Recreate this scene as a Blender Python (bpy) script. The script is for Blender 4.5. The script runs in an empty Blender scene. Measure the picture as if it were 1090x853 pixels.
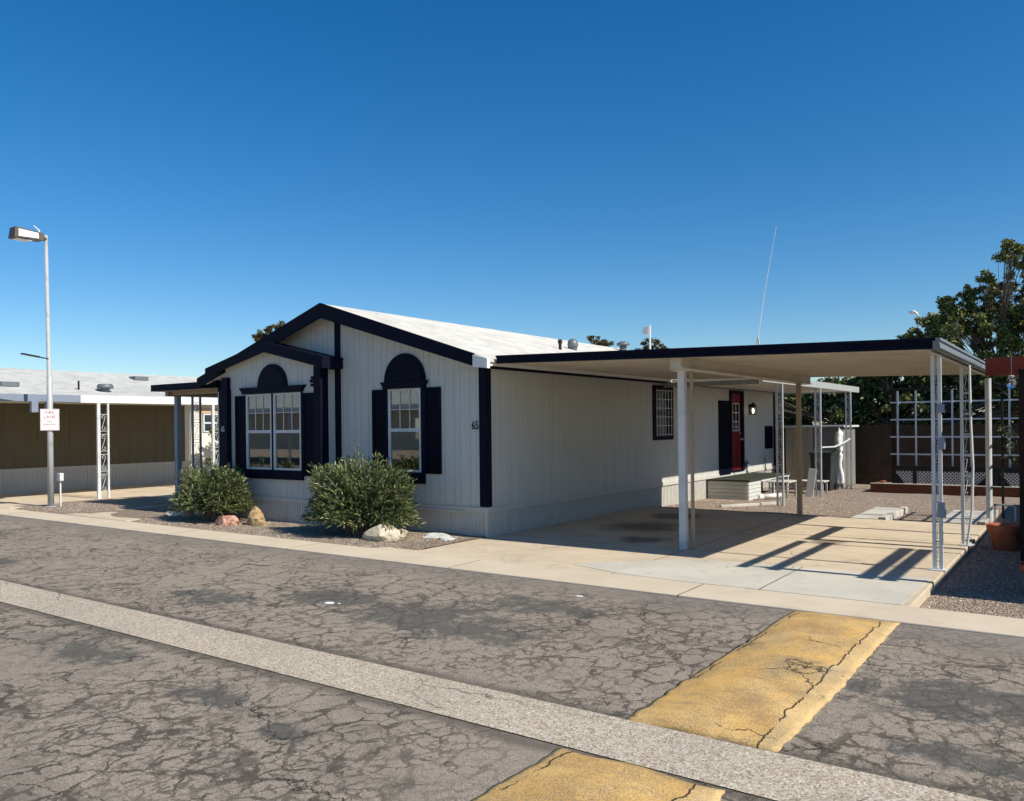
import bpy, math, random
from mathutils import Vector, Matrix, noise as mnoise
random.seed(7)
R = math.radians
scn = bpy.context.scene
C = scn.collection
rnd = random.random
def ru(a, b): return a + (b - a) * random.random()

# ------------------------------------------------------------------ node helpers
class N:
    def __init__(s, name, rough=0.7, spec=0.3):
        s.m = bpy.data.materials.new(name); s.m.use_nodes = True
        s.t = s.m.node_tree; s.b = s.t.nodes['Principled BSDF']
        s.b.inputs['Roughness'].default_value = rough
        s.b.inputs['Specular IOR Level'].default_value = spec
        s.co = s.t.nodes.new('ShaderNodeTexCoord').outputs['Object']
    def new(s, k): return s.t.nodes.new('ShaderNode' + k)
    def put(s, sock, v):
        if isinstance(v, bpy.types.NodeSocket): s.t.links.new(v, sock)
        elif isinstance(v, (tuple, list)) and len(v) == 3 and sock.type == 'RGBA': sock.default_value = (*v, 1)
        else: sock.default_value = v
    def scale(s, v, sc, off=(0, 0, 0)):
        n = s.new('Mapping'); s.put(n.inputs['Vector'], v); n.inputs['Scale'].default_value = sc; n.inputs['Location'].default_value = off
        return n.outputs[0]
    def noise(s, sc, det=3, v=None, rough=0.55, dist=0, col=False):
        n = s.new('TexNoise'); s.put(n.inputs['Vector'], v if v is not None else s.co)
        n.inputs['Scale'].default_value = sc; n.inputs['Detail'].default_value = det
        n.inputs['Roughness'].default_value = rough; n.inputs['Distortion'].default_value = dist
        return n.outputs['Color' if col else 'Fac']
    def vor(s, sc, v=None, feat='DISTANCE_TO_EDGE', out='Distance', rnd_=1.0):
        n = s.new('TexVoronoi'); n.feature = feat; s.put(n.inputs['Vector'], v if v is not None else s.co)
        n.inputs['Scale'].default_value = sc; n.inputs['Randomness'].default_value = rnd_
        return n.outputs[out]
    def math(s, op, a, b=0.0, c=None, clamp=False):
        n = s.new('Math'); n.operation = op; n.use_clamp = clamp
        s.put(n.inputs[0], a); s.put(n.inputs[1], b)
        if c is not None: s.put(n.inputs[2], c)
        return n.outputs[0]
    def vadd(s, a, b):
        n = s.new('VectorMath'); n.operation = 'ADD'; s.put(n.inputs[0], a); s.put(n.inputs[1], b); return n.outputs[0]
    def vscale(s, a, k):
        n = s.new('VectorMath'); n.operation = 'SCALE'; s.put(n.inputs[0], a); n.inputs['Scale'].default_value = k; return n.outputs[0]
    def ss(s, v, a, b, lo=0.0, hi=1.0):
        n = s.new('MapRange'); n.interpolation_type = 'SMOOTHSTEP'; s.put(n.inputs[0], v)
        n.inputs[1].default_value = a; n.inputs[2].default_value = b; n.inputs[3].default_value = lo; n.inputs[4].default_value = hi
        return n.outputs[0]
    def mix(s, f, a, b, mode='MIX'):
        n = s.new('Mix'); n.data_type = 'RGBA'; n.blend_type = mode
        s.put(n.inputs[0], f); s.put(n.inputs[6], a); s.put(n.inputs[7], b); return n.outputs[2]
    def sep(s, v=None):
        n = s.new('SeparateXYZ'); s.put(n.inputs[0], v if v is not None else s.co); return n.outputs
    def bump(s, h, st=0.5, d=0.01):
        n = s.new('Bump'); s.put(n.inputs['Height'], h); n.inputs['Strength'].default_value = st; n.inputs['Distance'].default_value = d
        s.t.links.new(n.outputs[0], s.b.inputs['Normal'])
    def island(s): return s.new('NewGeometry').outputs['Random Per Island']
    def color(s, c): s.put(s.b.inputs['Base Color'], c); return s.m
    def ramp(s, f, stops, interp='LINEAR'):
        n = s.new('ValToRGB'); s.put(n.inputs[0], f); cr = n.color_ramp; cr.interpolation = interp
        while len(cr.elements) < len(stops): cr.elements.new(0.5)
        for e, (p, c) in zip(cr.elements, stops): e.position = p; e.color = (*c, 1)
        return n.outputs[0]

def paint(name, c, rough=0.6, spec=0.3, dirt=0.12, sc=3.0, metal=0.0, dirtc=None, speck=0.0):
    n = N(name, rough, spec); n.b.inputs['Metallic'].default_value = metal
    d = dirtc or tuple(x * 0.55 for x in c)
    f = n.math('MULTIPLY', n.ss(n.noise(sc, 6, rough=0.65), 0.42, 0.75), dirt * 2.2)
    col = n.mix(f, c, d)
    if speck: col = n.mix(n.math('MULTIPLY', n.ss(n.noise(60, 2), 0.62, 0.7), speck), col, tuple(x * 0.3 for x in c))
    n.bump(n.noise(25, 4), 0.15, 0.004)
    return n.color(col)

M = {}
M['siding'] = None
def siding(name, c, c2):
    n = N(name, 0.62, 0.25)
    streak = n.noise(1.0, 5, n.scale(n.co, (9, 9, 0.5)), 0.6)
    col = n.mix(n.math('MULTIPLY', n.ss(streak, 0.42, 0.8), 0.55), c, c2)
    blot = n.noise(0.9, 4)
    col = n.mix(n.math('MULTIPLY', n.ss(blot, 0.5, 0.8), 0.25), col, tuple(x * 0.75 for x in c))
    low = n.math('MULTIPLY', n.ss(n.sep()[2], 0.75, 0.0), n.ss(n.noise(6, 5), 0.35, 0.75))
    col = n.mix(n.math('MULTIPLY', low, 0.28), col, (0.4, 0.34, 0.26))
    n.bump(n.noise(1, 4, n.scale(n.co, (70, 70, 4))), 0.3, 0.004)
    return n.color(col)
M['siding'] = siding('painted_siding', (0.535, 0.54, 0.50), (0.465, 0.465, 0.43))
M['skirt'] = siding('skirting_paint', (0.53, 0.52, 0.48), (0.43, 0.42, 0.385))
M['nsiding_shaded'] = siding('shaded_siding', (0.125, 0.108, 0.07), (0.10, 0.085, 0.055))  # neighbour wall under its carport, with the shade mixed into the colour
M['nwhite'] = siding('cream_siding', (0.72, 0.7, 0.62), (0.6, 0.58, 0.5))
M['navy'] = paint('navy_paint', (0.0032, 0.0040, 0.015), 0.6, 0.12, 0.1)
M['navy2'] = paint('navy_shutter_paint', (0.003, 0.0038, 0.013), 0.65, 0.10, 0.1)
M['white'] = paint('white_paint', (0.78, 0.78, 0.75), 0.5, 0.35, 0.14)
M['metalwhite'] = paint('white_metal_paint', (0.62, 0.63, 0.62), 0.45, 0.35, 0.2, 4)
M['pan'] = paint('carport_pan_paint', (0.56, 0.52, 0.43), 0.55, 0.25, 0.18, 1.5)
M['brownmetal'] = paint('tan_metal_paint', (0.34, 0.27, 0.18), 0.5, 0.3, 0.15)
M['gutter'] = paint('grey_gutter_metal', (0.17, 0.19, 0.20), 0.4, 0.5, 0.15)
M['bluegrey'] = paint('blue_grey_metal', (0.22, 0.26, 0.32), 0.45, 0.4, 0.15)
M['red'] = paint('red_door_paint', (0.17, 0.004, 0.008), 0.4, 0.4, 0.08)
M['black'] = paint('black_metal', (0.012, 0.012, 0.013), 0.5, 0.3, 0.1)
M['galv'] = paint('galvanised_pole', (0.42, 0.43, 0.43), 0.45, 0.5, 0.25, 6)
M['bronze'] = paint('lamp_bronze', (0.10, 0.075, 0.06), 0.5, 0.4, 0.3, 8)
M['lens'] = paint('lamp_lens', (0.75, 0.75, 0.72), 0.25, 0.5, 0.1)
M['redwood'] = paint('red_stained_wood', (0.30, 0.05, 0.022), 0.65, 0.25, 0.3, 6)
M['darkwood'] = paint('dark_wood', (0.03, 0.018, 0.012), 0.7, 0.2, 0.3, 5)
M['timber'] = paint('planter_timber', (0.17, 0.06, 0.03), 0.75, 0.2, 0.3, 5)
M['signwhite'] = paint('sign_face', (0.8, 0.8, 0.8), 0.35, 0.4, 0.06)
M['signred'] = paint('sign_red', (0.35, 0.02, 0.05), 0.4, 0.3, 0.0)
M['bin'] = paint('bin_plastic', (0.025, 0.035, 0.03), 0.5, 0.3, 0.2)
M['screen'] = paint('screen_fabric', (0.02, 0.018, 0.016), 0.8, 0.1, 0.15)
M['shed'] = siding('shed_panel', (0.38, 0.34, 0.26), (0.3, 0.27, 0.21))
M['shed2'] = siding('shed_panel_grey', (0.2, 0.2, 0.18), (0.16, 0.16, 0.14))
M['cloth'] = paint('white_cloth', (0.75, 0.75, 0.72), 0.85, 0.1, 0.3, 9)
M['carpet'] = paint('step_carpet', (0.05, 0.055, 0.045), 0.95, 0.05, 0.2, 12)
M['greyapp'] = paint('vent_metal', (0.13, 0.15, 0.16), 0.4, 0.5, 0.3, 8)
M['curtain'] = paint('curtain_fabric', (0.55, 0.62, 0.56), 0.9, 0.05, 0.1)

def terracotta():
    n = N('terracotta', 0.85, 0.2)
    return n.color(n.mix(n.ss(n.noise(6, 5), .4, .7), (0.34, 0.095, 0.045), (0.42, 0.16, 0.09)))
M['terra'] = terracotta()

def glass(name, tint):
    m = bpy.data.materials.new(name); m.use_nodes = True; t = m.node_tree; t.nodes.clear()
    o = t.nodes.new('ShaderNodeOutputMaterial'); mx = t.nodes.new('ShaderNodeMixShader')
    g = t.nodes.new('ShaderNodeBsdfGlossy'); g.inputs['Roughness'].default_value = 0.02; g.inputs['Color'].default_value = (.9, .95, .95, 1)
    tr = t.nodes.new('ShaderNodeBsdfTransparent'); tr.inputs['Color'].default_value = (*tint, 1)
    lw = t.nodes.new('ShaderNodeLayerWeight'); lw.inputs['Blend'].default_value = 0.35
    mr = t.nodes.new('ShaderNodeMapRange'); mr.inputs[3].default_value = 0.22; mr.inputs[4].default_value = 1.0
    t.links.new(lw.outputs['Fresnel'], mr.inputs[0]); t.links.new(mr.outputs[0], mx.inputs[0])
    t.links.new(tr.outputs[0], mx.inputs[1]); t.links.new(g.outputs[0], mx.inputs[2]); t.links.new(mx.outputs[0], o.inputs[0])
    return m
M['glass'] = glass('window_glass', (.85, .92, .89))

SEAL = [(1.3, -4.4, 1.2, .6), (2.6, -4.5, 1.3, .7), (3.3, -4.7, 1.1, .6), (.2, -5.1, 1.0, .5), (-4.5, -5.3, 1.0, .4), (3.0, -7.0, .7, .35), (3.9, -7.15, .5, .3), (1.2, -6.9, 1.0, .35), (3.3, -3.6, 1.3, .4), (7.0, -4.4, 1.2, .6), (-8, -4, 1.4, .4), (7.2, -5.4, .8, .3)]
def asphalt():
    n = N('weathered_asphalt', 0.9, 0.2)
    big = n.noise(0.30, 4, rough=0.6); mid = n.noise(1.5, 7, n.scale(n.co, (0.6, 1.3, 1)), rough=0.72)
    fine = n.noise(60, 4, rough=0.75); gr = n.noise(230, 1)
    col = n.mix(n.ss(fine, 0.3, 0.7), (0.195, 0.162, 0.125), (0.40, 0.338, 0.268))
    col = n.mix(n.math('MULTIPLY', n.ss(gr, 0.58, 0.66), 0.5), col, (0.6, 0.54, 0.46))
    col = n.mix(n.math('MULTIPLY', n.ss(gr, 0.43, 0.36), 0.6), col, (0.08, 0.07, 0.06))
    # seal-coat remnants: soft dark blotches with ragged edges
    p = n.math('ADD', n.math('MULTIPLY', big, 0.62), n.math('MULTIPLY', mid, 0.58))
    pat = n.ss(p, 0.58, 0.76)
    col = n.mix(n.math('MULTIPLY', pat, 0.5), col, (0.13, 0.113, 0.095))
    # cracked-surface net: voronoi edges, finely warped, thickness wandering to nothing
    def net(sc, wsc, wam, off, thick, lo, hi, m0, m1, msc):
        wv = n.vadd(n.scale(n.co, (1, 1, 0), off), n.vscale(n.noise(wsc, 6, col=True, rough=0.72), wam))
        d = n.vor(sc, n.scale(wv, (1, 0.85, 0)))
        T = n.math('ADD', n.math('MULTIPLY', n.ss(n.noise(sc * .9, 5, n.scale(n.co, (1, 1, 1), off), .75), lo, hi), thick * .8), 0.0005)
        q = n.math('DIVIDE', d, T)
        return n.math('MULTIPLY', n.ss(q, 1.0, 0.45), n.ss(n.noise(msc, 4, n.scale(n.co, (1, 1, 1), off), .6), m0, m1, 0.12, 1.0))
    n1 = net(0.8, 2.0, 0.7, (2, 7, 0), 0.026, 0.42, 0.66, .38, .5, .4)
    n2 = net(2.4, 4.0, 0.30, (4, 1, 0), 0.066, 0.38, 0.62, .40, .56, .5)
    n3 = net(5.0, 7.0, 0.17, (9, 3, 0), 0.135, 0.38, 0.64, .38, .56, .6)
    n4 = net(9.5, 13.0, 0.10, (1, 5, 0), 0.21, 0.40, 0.66, .42, .60, .7)
    veil = n.math('MAXIMUM', n.math('MAXIMUM', n1, n.math('MULTIPLY', n2, .95)), n.math('MAXIMUM', n.math('MULTIPLY', n3, .92), n.math('MULTIPLY', n4, .8)))
    veil = n.math('MULTIPLY', veil, n.ss(n.noise(7, 5, rough=.75), .30, .52, .25, 1.0))
    col = n.mix(n.math('MULTIPLY', veil, 0.88), col, (0.055, 0.044, 0.036))
    s0 = n.sep()
    # ragged blue-grey sealer remnants where the photo has them
    blob = None
    for (bx_, by_, br, bs_) in SEAL:
        dx = n.math('MULTIPLY', n.math('SUBTRACT', s0[0], bx_), 1.0 / br); dy = n.math('MULTIPLY', n.math('SUBTRACT', s0[1], by_), 1.0 / (br * bs_))
        dd = n.math('SQRT', n.math('ADD', n.math('MULTIPLY', dx, dx), n.math('MULTIPLY', dy, dy)))
        g_ = n.ss(dd, 1.25, 0.1); blob = g_ if blob is None else n.math('MAXIMUM', blob, g_)
    rag = n.math('ADD', n.math('MULTIPLY', blob, 0.26), n.math('MULTIPLY', n.noise(3.2, 9, rough=0.80), 1.0))
    col = n.mix(n.math('MULTIPLY', n.ss(rag, 0.62, 0.74), 0.78), col, (0.080, 0.080, 0.072))
    k = n.math('MULTIPLY', n.ss(n.vor(0.45, n.vadd(n.co, n.vscale(n.noise(1.1, 6, col=True, rough=0.7), 0.9))), 0.004, 0.001), n.ss(n.noise(1.2, 4), 0.50, 0.56))
    col = n.mix(n.math('MULTIPLY', k, 0.8), col, (0.03, 0.026, 0.022))
    s_ = n.sep(); x = s_[0]; y = s_[1]
    near = n.math('MULTIPLY', n.ss(n.math('ADD', y, n.math('MULTIPLY', n.noise(1.2, 5), 0.7)), -2.95, -2.3), 0.6)
    col = n.mix(near, col, (0.20, 0.178, 0.155))
    d1 = n.math('ABSOLUTE', n.math('SUBTRACT', n.math('ADD', y, n.math('MULTIPLY', n.math('SUBTRACT', n.noise(2.5, 6), 0.5), 0.16)), -5.86))
    d2 = n.math('ABSOLUTE', n.math('SUBTRACT', n.math('ADD', y, n.math('MULTIPLY', n.math('SUBTRACT', n.noise(2.1, 6), 0.5), 0.16)), -6.45))
    jd = n.math('MAXIMUM', n.ss(d1, 0.13, 0.02), n.ss(d2, 0.13, 0.02))
    col = n.mix(n.math('MULTIPLY', jd, 0.65), col, (0.085, 0.072, 0.06))
    h = n.math('SUBTRACT', n.math('ADD', n.math('MULTIPLY', fine, 0.5), n.math('MULTIPLY', gr, 0.5)), n.math('MULTIPLY', k, 1.5))
    h = n.math('SUBTRACT', h, n.math('MULTIPLY', veil, 0.35))
    n.bump(h, 0.8, 0.012)
    return n.color(col)
M['asphalt'] = asphalt()

def aggregate():
    n = N('exposed_aggregate', 0.9, 0.2)
    v = n.vor(95, feat='F1', out='Color'); g = n.noise(90, 2, rough=0.8)
    col = n.mix(n.ss(n.noise(45, 2), .3, .7), (0.40, 0.335, 0.245), (0.54, 0.465, 0.355))
    sp = n.new('SeparateColor'); n.put(sp.inputs[0], v)
    col = n.mix(n.math('MULTIPLY', n.ss(sp.outputs[0], 0.72, 0.84), 0.7), col, (0.17, 0.13, 0.095))
    col = n.mix(n.math('MULTIPLY', n.ss(sp.outputs[1], 0.86, 0.9), 0.6), col, (0.75, 0.72, 0.66))
    col = n.mix(n.math('MULTIPLY', n.ss(n.noise(0.9, 5), .45, .75), 0.35), col, (0.26, 0.23, 0.19))
    w = n.vadd(n.co, n.vscale(n.noise(3, 4, col=True), 0.2))
    col = n.mix(n.math('MULTIPLY', n.math('MULTIPLY', n.ss(n.vor(0.5, w), 0.004, 0.001), n.ss(n.noise(.9, 2), .5, .56)), 0.7), col, (0.08, 0.065, 0.055))
    n.bump(n.math('ADD', g, n.math('MULTIPLY', sp.outputs[0], -0.6)), 0.8, 0.008)
    return n.color(col)
M['agg'] = aggregate()

def concrete(name, c, c2, joints=(), stain=0.4, jx=(), crk=0.0):
    n = N(name, 0.88, 0.25)
    col = n.mix(n.ss(n.noise(0.9, 6, rough=0.65), 0.35, 0.7), c, c2)
    col = n.mix(n.math('MULTIPLY', n.ss(n.noise(2.4, 7, rough=0.7, dist=0.6), 0.52, 0.75), stain), col, tuple(x * 0.55 for x in c2))
    col = n.mix(n.math('MULTIPLY', n.ss(n.noise(160, 2), 0.5, 0.75), 0.35), col, tuple(x * 0.5 for x in c))
    s = n.sep(); k = None
    for ax, lst in ((1, joints), (0, jx)):
        for p in lst:
            wob = n.math('MULTIPLY', n.math('SUBTRACT', n.noise(3, 4), 0.5), 0.03)
            d = n.math('ABSOLUTE', n.math('SUBTRACT', n.math('ADD', s[ax], wob), p))
            q = n.ss(d, 0.014, 0.004); k = q if k is None else n.math('MAXIMUM', k, q)
    w = n.vadd(n.co, n.vscale(n.noise(2.2, 5, col=True), 0.45))
    cr = n.math('MULTIPLY', n.math('MULTIPLY', n.ss(n.vor(0.35, w), 0.004, 0.001), n.ss(n.noise(0.8, 2), 0.46, 0.55)), crk)
    k = cr if k is None else n.math('MAXIMUM', k, cr)
    col = n.mix(n.math('MULTIPLY', k, 0.8), col, (0.07, 0.055, 0.04))
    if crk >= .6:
        for (ox, oy, orr) in OIL_SHADE:
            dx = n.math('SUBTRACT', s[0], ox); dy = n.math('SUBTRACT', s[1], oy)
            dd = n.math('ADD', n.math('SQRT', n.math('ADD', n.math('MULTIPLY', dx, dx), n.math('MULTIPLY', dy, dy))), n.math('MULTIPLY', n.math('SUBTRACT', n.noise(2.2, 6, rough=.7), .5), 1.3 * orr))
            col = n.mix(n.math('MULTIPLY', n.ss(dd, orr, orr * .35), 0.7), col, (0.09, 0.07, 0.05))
        band = n.ss(n.noise(1.0, 5, n.scale(n.co, (.35, 3.2, 1)), .65), .5, .7)
        col = n.mix(n.math('MULTIPLY', band, .35), col, (0.36, 0.29, 0.20))
    n.bump(n.math('SUBTRACT', n.noise(120, 3), n.math('MULTIPLY', k, 2)), 0.35, 0.006)
    return n.color(col)
OIL_SHADE = [(1.5, 2.4, .9), (1.3, 4.2, .7), (4.6, 2.2, .35), (2.2, 1.0, .5)]  # oil spots that also darken the slab colour to deepen the carport shade
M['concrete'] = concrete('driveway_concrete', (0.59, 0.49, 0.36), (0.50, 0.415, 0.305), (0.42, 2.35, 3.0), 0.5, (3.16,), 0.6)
M['kerb'] = concrete('kerb_concrete', (0.60, 0.51, 0.385), (0.53, 0.445, 0.335), (), 0.3, tuple(-14 + 3.05 * i for i in range(8)))
M['apron'] = concrete('new_concrete', (0.56, 0.525, 0.44), (0.47, 0.445, 0.38), (), 0.4, (4.9,), 0.3)
M['paver'] = concrete('paver_concrete', (0.56, 0.54, 0.48), (0.45, 0.43, 0.38), (), 0.3)

def gravel(name, a, b, dark, sc=62):
    n = N(name, 0.92, 0.15)
    v = n.new('TexVoronoi'); v.feature = 'F1'; n.put(v.inputs['Vector'], n.vadd(n.co, n.vscale(n.noise(30, 2, col=True), 0.012))); v.inputs['Scale'].default_value = sc
    sp = n.new('SeparateColor'); n.put(sp.inputs[0], v.outputs['Color'])
    col = n.mix(sp.outputs[0], a, b)
    col = n.mix(n.ss(sp.outputs[1], 0.7, 0.78), col, dark)
    col = n.mix(n.math('MULTIPLY', n.ss(sp.outputs[2], 0.86, 0.9), 0.7), col, (0.7, 0.64, 0.56))
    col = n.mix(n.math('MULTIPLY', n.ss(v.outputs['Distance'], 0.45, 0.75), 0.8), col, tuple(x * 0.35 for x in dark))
    col = n.mix(n.math('MULTIPLY', n.ss(n.noise(1.2, 5), .45, .75), 0.3), col, tuple(x * 0.6 for x in a))
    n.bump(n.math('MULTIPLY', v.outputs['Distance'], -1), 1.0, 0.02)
    return n.color(col)
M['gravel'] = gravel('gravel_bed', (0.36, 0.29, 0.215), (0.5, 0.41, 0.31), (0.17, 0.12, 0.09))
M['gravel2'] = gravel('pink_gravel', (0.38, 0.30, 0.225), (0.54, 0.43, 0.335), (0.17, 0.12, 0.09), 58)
def pebble():
    n = N('pebbles', 0.85, 0.25); i = n.island()
    return n.color(n.ramp(i, [(0, (0.14, 0.095, 0.07)), (0.3, (0.33, 0.25, 0.19)), (0.6, (0.46, 0.36, 0.28)), (0.85, (0.55, 0.47, 0.38)), (1, (0.68, 0.62, 0.54))]))
M['pebble'] = pebble()
def soil():
    n = N('desert_soil', 0.95, 0.1)
    return n.color(n.mix(n.noise(0.5, 6), (0.28, 0.22, 0.16), (0.38, 0.3, 0.22)))
M['soil'] = soil()

def yellow():
    n = N('worn_yellow_paint', 0.8, 0.25)
    col = n.mix(n.ss(n.noise(2.2, 6, rough=.7), .35, .7), (0.70, 0.42, 0.125), (0.76, 0.52, 0.21))
    pale = n.ss(n.noise(1.5, 5, n.scale(n.co, (3, .8, 1))), 0.52, 0.72)
    col = n.mix(n.math('MULTIPLY', pale, 0.6), col, (0.62, 0.48, 0.28))
    pit = n.noise(95, 3, rough=0.8); wear = n.noise(1.7, 6, rough=0.7)
    f = n.ss(n.math('ADD', n.math('MULTIPLY', pit, 0.9), n.math('MULTIPLY', wear, 0.6)), 0.64, 0.86)
    col = n.mix(n.math('MULTIPLY', f, 0.8), col, (0.24, 0.17, 0.10))
    w = n.vadd(n.co, n.vscale(n.noise(3.5, 6, col=True, rough=.7), 0.35))
    k = n.math('MULTIPLY', n.ss(n.vor(0.9, w), 0.008, 0.002), n.ss(n.noise(1.4, 3), 0.50, 0.56))
    s = n.sep()
    col = n.mix(n.math('MULTIPLY', k, 0.9), col, (0.035, 0.028, 0.02))
    wob = n.math('MULTIPLY', n.math('SUBTRACT', n.noise(3.0, 6, n.scale(n.co, (0, 1, 0)), .7), 0.5), 0.16)
    dx = n.math('ADD', s[0], wob); side = n.ss(dx, 0.325, 0.34)
    col = n.mix(n.math('MULTIPLY', side, 0.28), col, (0.62, 0.50, 0.30))
    ek = n.math('MULTIPLY', n.ss(n.math('ABSOLUTE', n.math('SUBTRACT', dx, 0.33)), 0.008, 0.002), n.ss(n.noise(2.3, 3), 0.36, 0.42))
    ek2 = n.math('MULTIPLY', n.ss(n.math('ABSOLUTE', n.math('ADD', n.math('ADD', s[0], n.math('MULTIPLY', wob, -1.0)), 0.39)), 0.010, 0.004), n.ss(n.noise(1.9, 3), 0.46, 0.52))
    k = n.math('MAXIMUM', n.math('MULTIPLY', k, 0.6), n.math('MAXIMUM', ek, ek2))
    col = n.mix(n.math('MULTIPLY', n.math('MAXIMUM', ek, ek2), 0.88), col, (0.04, 0.032, 0.022))
    # tyre smear across the hump
    sm = n.math('MULTIPLY', n.ss(n.noise(1.0, 6, n.scale(n.co, (1.5, 5, 1)), .7), 0.52, 0.72), 0.6)
    col = n.mix(sm, col, (0.25, 0.18, 0.10))
    n.bump(n.math('SUBTRACT', n.math('MULTIPLY', pit, 0.7), n.math('MULTIPLY', k, 2)), 0.9, 0.012)
    return n.color(col)
M['yellow'] = yellow()

def roofmat(name, c, c2, row=0.14):
    n = N(name, 0.85, 0.2)
    s = n.sep()
    fx = n.math('FRACT', n.math('DIVIDE', s[0], row)); line = n.ss(fx, 0.10, 0.0)
    col = n.mix(n.ss(n.noise(2.0, 6, rough=.7), .38, .72), c, c2)
    br = n.new('TexBrick'); n.put(br.inputs['Vector'], n.scale(n.co, (1, 1, 1)))
    tab = n.vor(5, n.scale(n.co, (1.4, 0.7, 0)), 'F1', 'Color'); sp = n.new('SeparateColor'); n.put(sp.inputs[0], tab)
    col = n.mix(n.math('MULTIPLY', n.ss(sp.outputs[0], .5, .95), 0.45), col, tuple(x * 0.68 for x in c))
    col = n.mix(n.math('MULTIPLY', n.ss(n.noise(1.1, 7, n.scale(n.co, (1.0, .35, 1)), .7), .48, .66), .4), col, tuple(x * 0.62 for x in c))
    col = n.mix(n.math('MULTIPLY', line, 0.35), col, tuple(x * 0.5 for x in c))
    col = n.mix(n.math('MULTIPLY', n.ss(n.noise(5.5, 3), 0.70, 0.74), 0.7), col, (0.25, 0.23, 0.2))
    n.bump(n.math('ADD', fx, n.noise(90, 2)), 0.4, 0.01)
    return n.color(col)
M['roof'] = roofmat('white_coated_shingles', (0.64, 0.62, 0.56), (0.50, 0.48, 0.43))
M['nroof'] = roofmat('pale_shingles', (0.52, 0.52, 0.49), (0.42, 0.42, 0.40), 0.3)

def rock(name, a, b, c):
    n = N(name, 0.85, 0.25)
    col = n.mix(n.ss(n.noise(5, 6, rough=.7), .38, .62), a, b)
    col = n.mix(n.math('MULTIPLY', n.ss(n.noise(14, 5), .52, .66), 0.7), col, c)
    n.bump(n.noise(18, 6, rough=.7), 0.8, 0.02)
    return n.color(col)
M['rock_red'] = rock('red_rock', (0.50, 0.21, 0.14), (0.62, 0.36, 0.26), (0.24, 0.09, 0.06))
M['rock_brown'] = rock('banded_rock', (0.30, 0.20, 0.10), (0.46, 0.33, 0.17), (0.05, 0.035, 0.025))
M['rock_pale'] = rock('pale_rock', (0.58, 0.49, 0.33), (0.64, 0.57, 0.44), (0.38, 0.3, 0.2))
M['rock_white'] = rock('white_quartz', (0.6, 0.6, 0.56), (0.5, 0.52, 0.5), (0.32, 0.33, 0.30))
M['block'] = paint('block_wall', (0.075, 0.052, 0.036), 0.9, 0.1, 0.3, 3)
M['bark'] = rock('bark', (0.14, 0.11, 0.085), (0.22, 0.18, 0.14), (0.05, 0.04, 0.03))

def leaves(name, stops, trans=0.25):
    n = N(name, 0.5, 0.35); i = n.island()
    col = n.ramp(i, stops)
    m = n.m; t = n.t; n.color(col)
    tl = n.new('BsdfTranslucent'); t.links.new(col, tl.inputs['Color']); ms = n.new('MixShader'); ms.inputs[0].default_value = trans
    out = [q for q in t.nodes if q.type == 'OUTPUT_MATERIAL'][0]
    t.links.new(n.b.outputs[0], ms.inputs[1]); t.links.new(tl.outputs[0], ms.inputs[2]); t.links.new(ms.outputs[0], out.inputs[0])
    return m
M['oleander'] = leaves('oleander_leaves', [(0, (0.024, 0.040, 0.012)), (0.35, (0.066, 0.100, 0.030)), (0.64, (0.14, 0.182, 0.062)), (0.86, (0.30, 0.325, 0.14)), (1, (0.56, 0.53, 0.30))])
M['citrus'] = leaves('tree_leaves', [(0, (0.022, 0.036, 0.012)), (0.45, (0.055, 0.082, 0.024)), (0.75, (0.15, 0.19, 0.055)), (0.92, (0.32, 0.33, 0.10)), (1, (0.42, 0.30, 0.08))])
M['leafy'] = leaves('light_tree_leaves', [(0, (0.03, 0.045, 0.015)), (0.4, (0.08, 0.11, 0.032)), (0.72, (0.19, 0.235, 0.07)), (0.92, (0.38, 0.38, 0.13)), (1, (0.45, 0.33, 0.09))])
M['autumn'] = leaves('brown_green_leaves', [(0, (0.03, 0.04, 0.012)), (0.5, (0.08, 0.075, 0.02)), (0.8, (0.16, 0.10, 0.03)), (1, (0.24, 0.15, 0.05))])

def emis():
    m = bpy.data.materials.new('lit_bulb'); m.use_nodes = True; b = m.node_tree.nodes['Principled BSDF']
    b.inputs['Base Color'].default_value = (.9, .85, .7, 1); b.inputs['Emission Color'].default_value = (1, .85, .6, 1); b.inputs['Emission Strength'].default_value = 2.5
    return m
M['bulb'] = emis()

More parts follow.
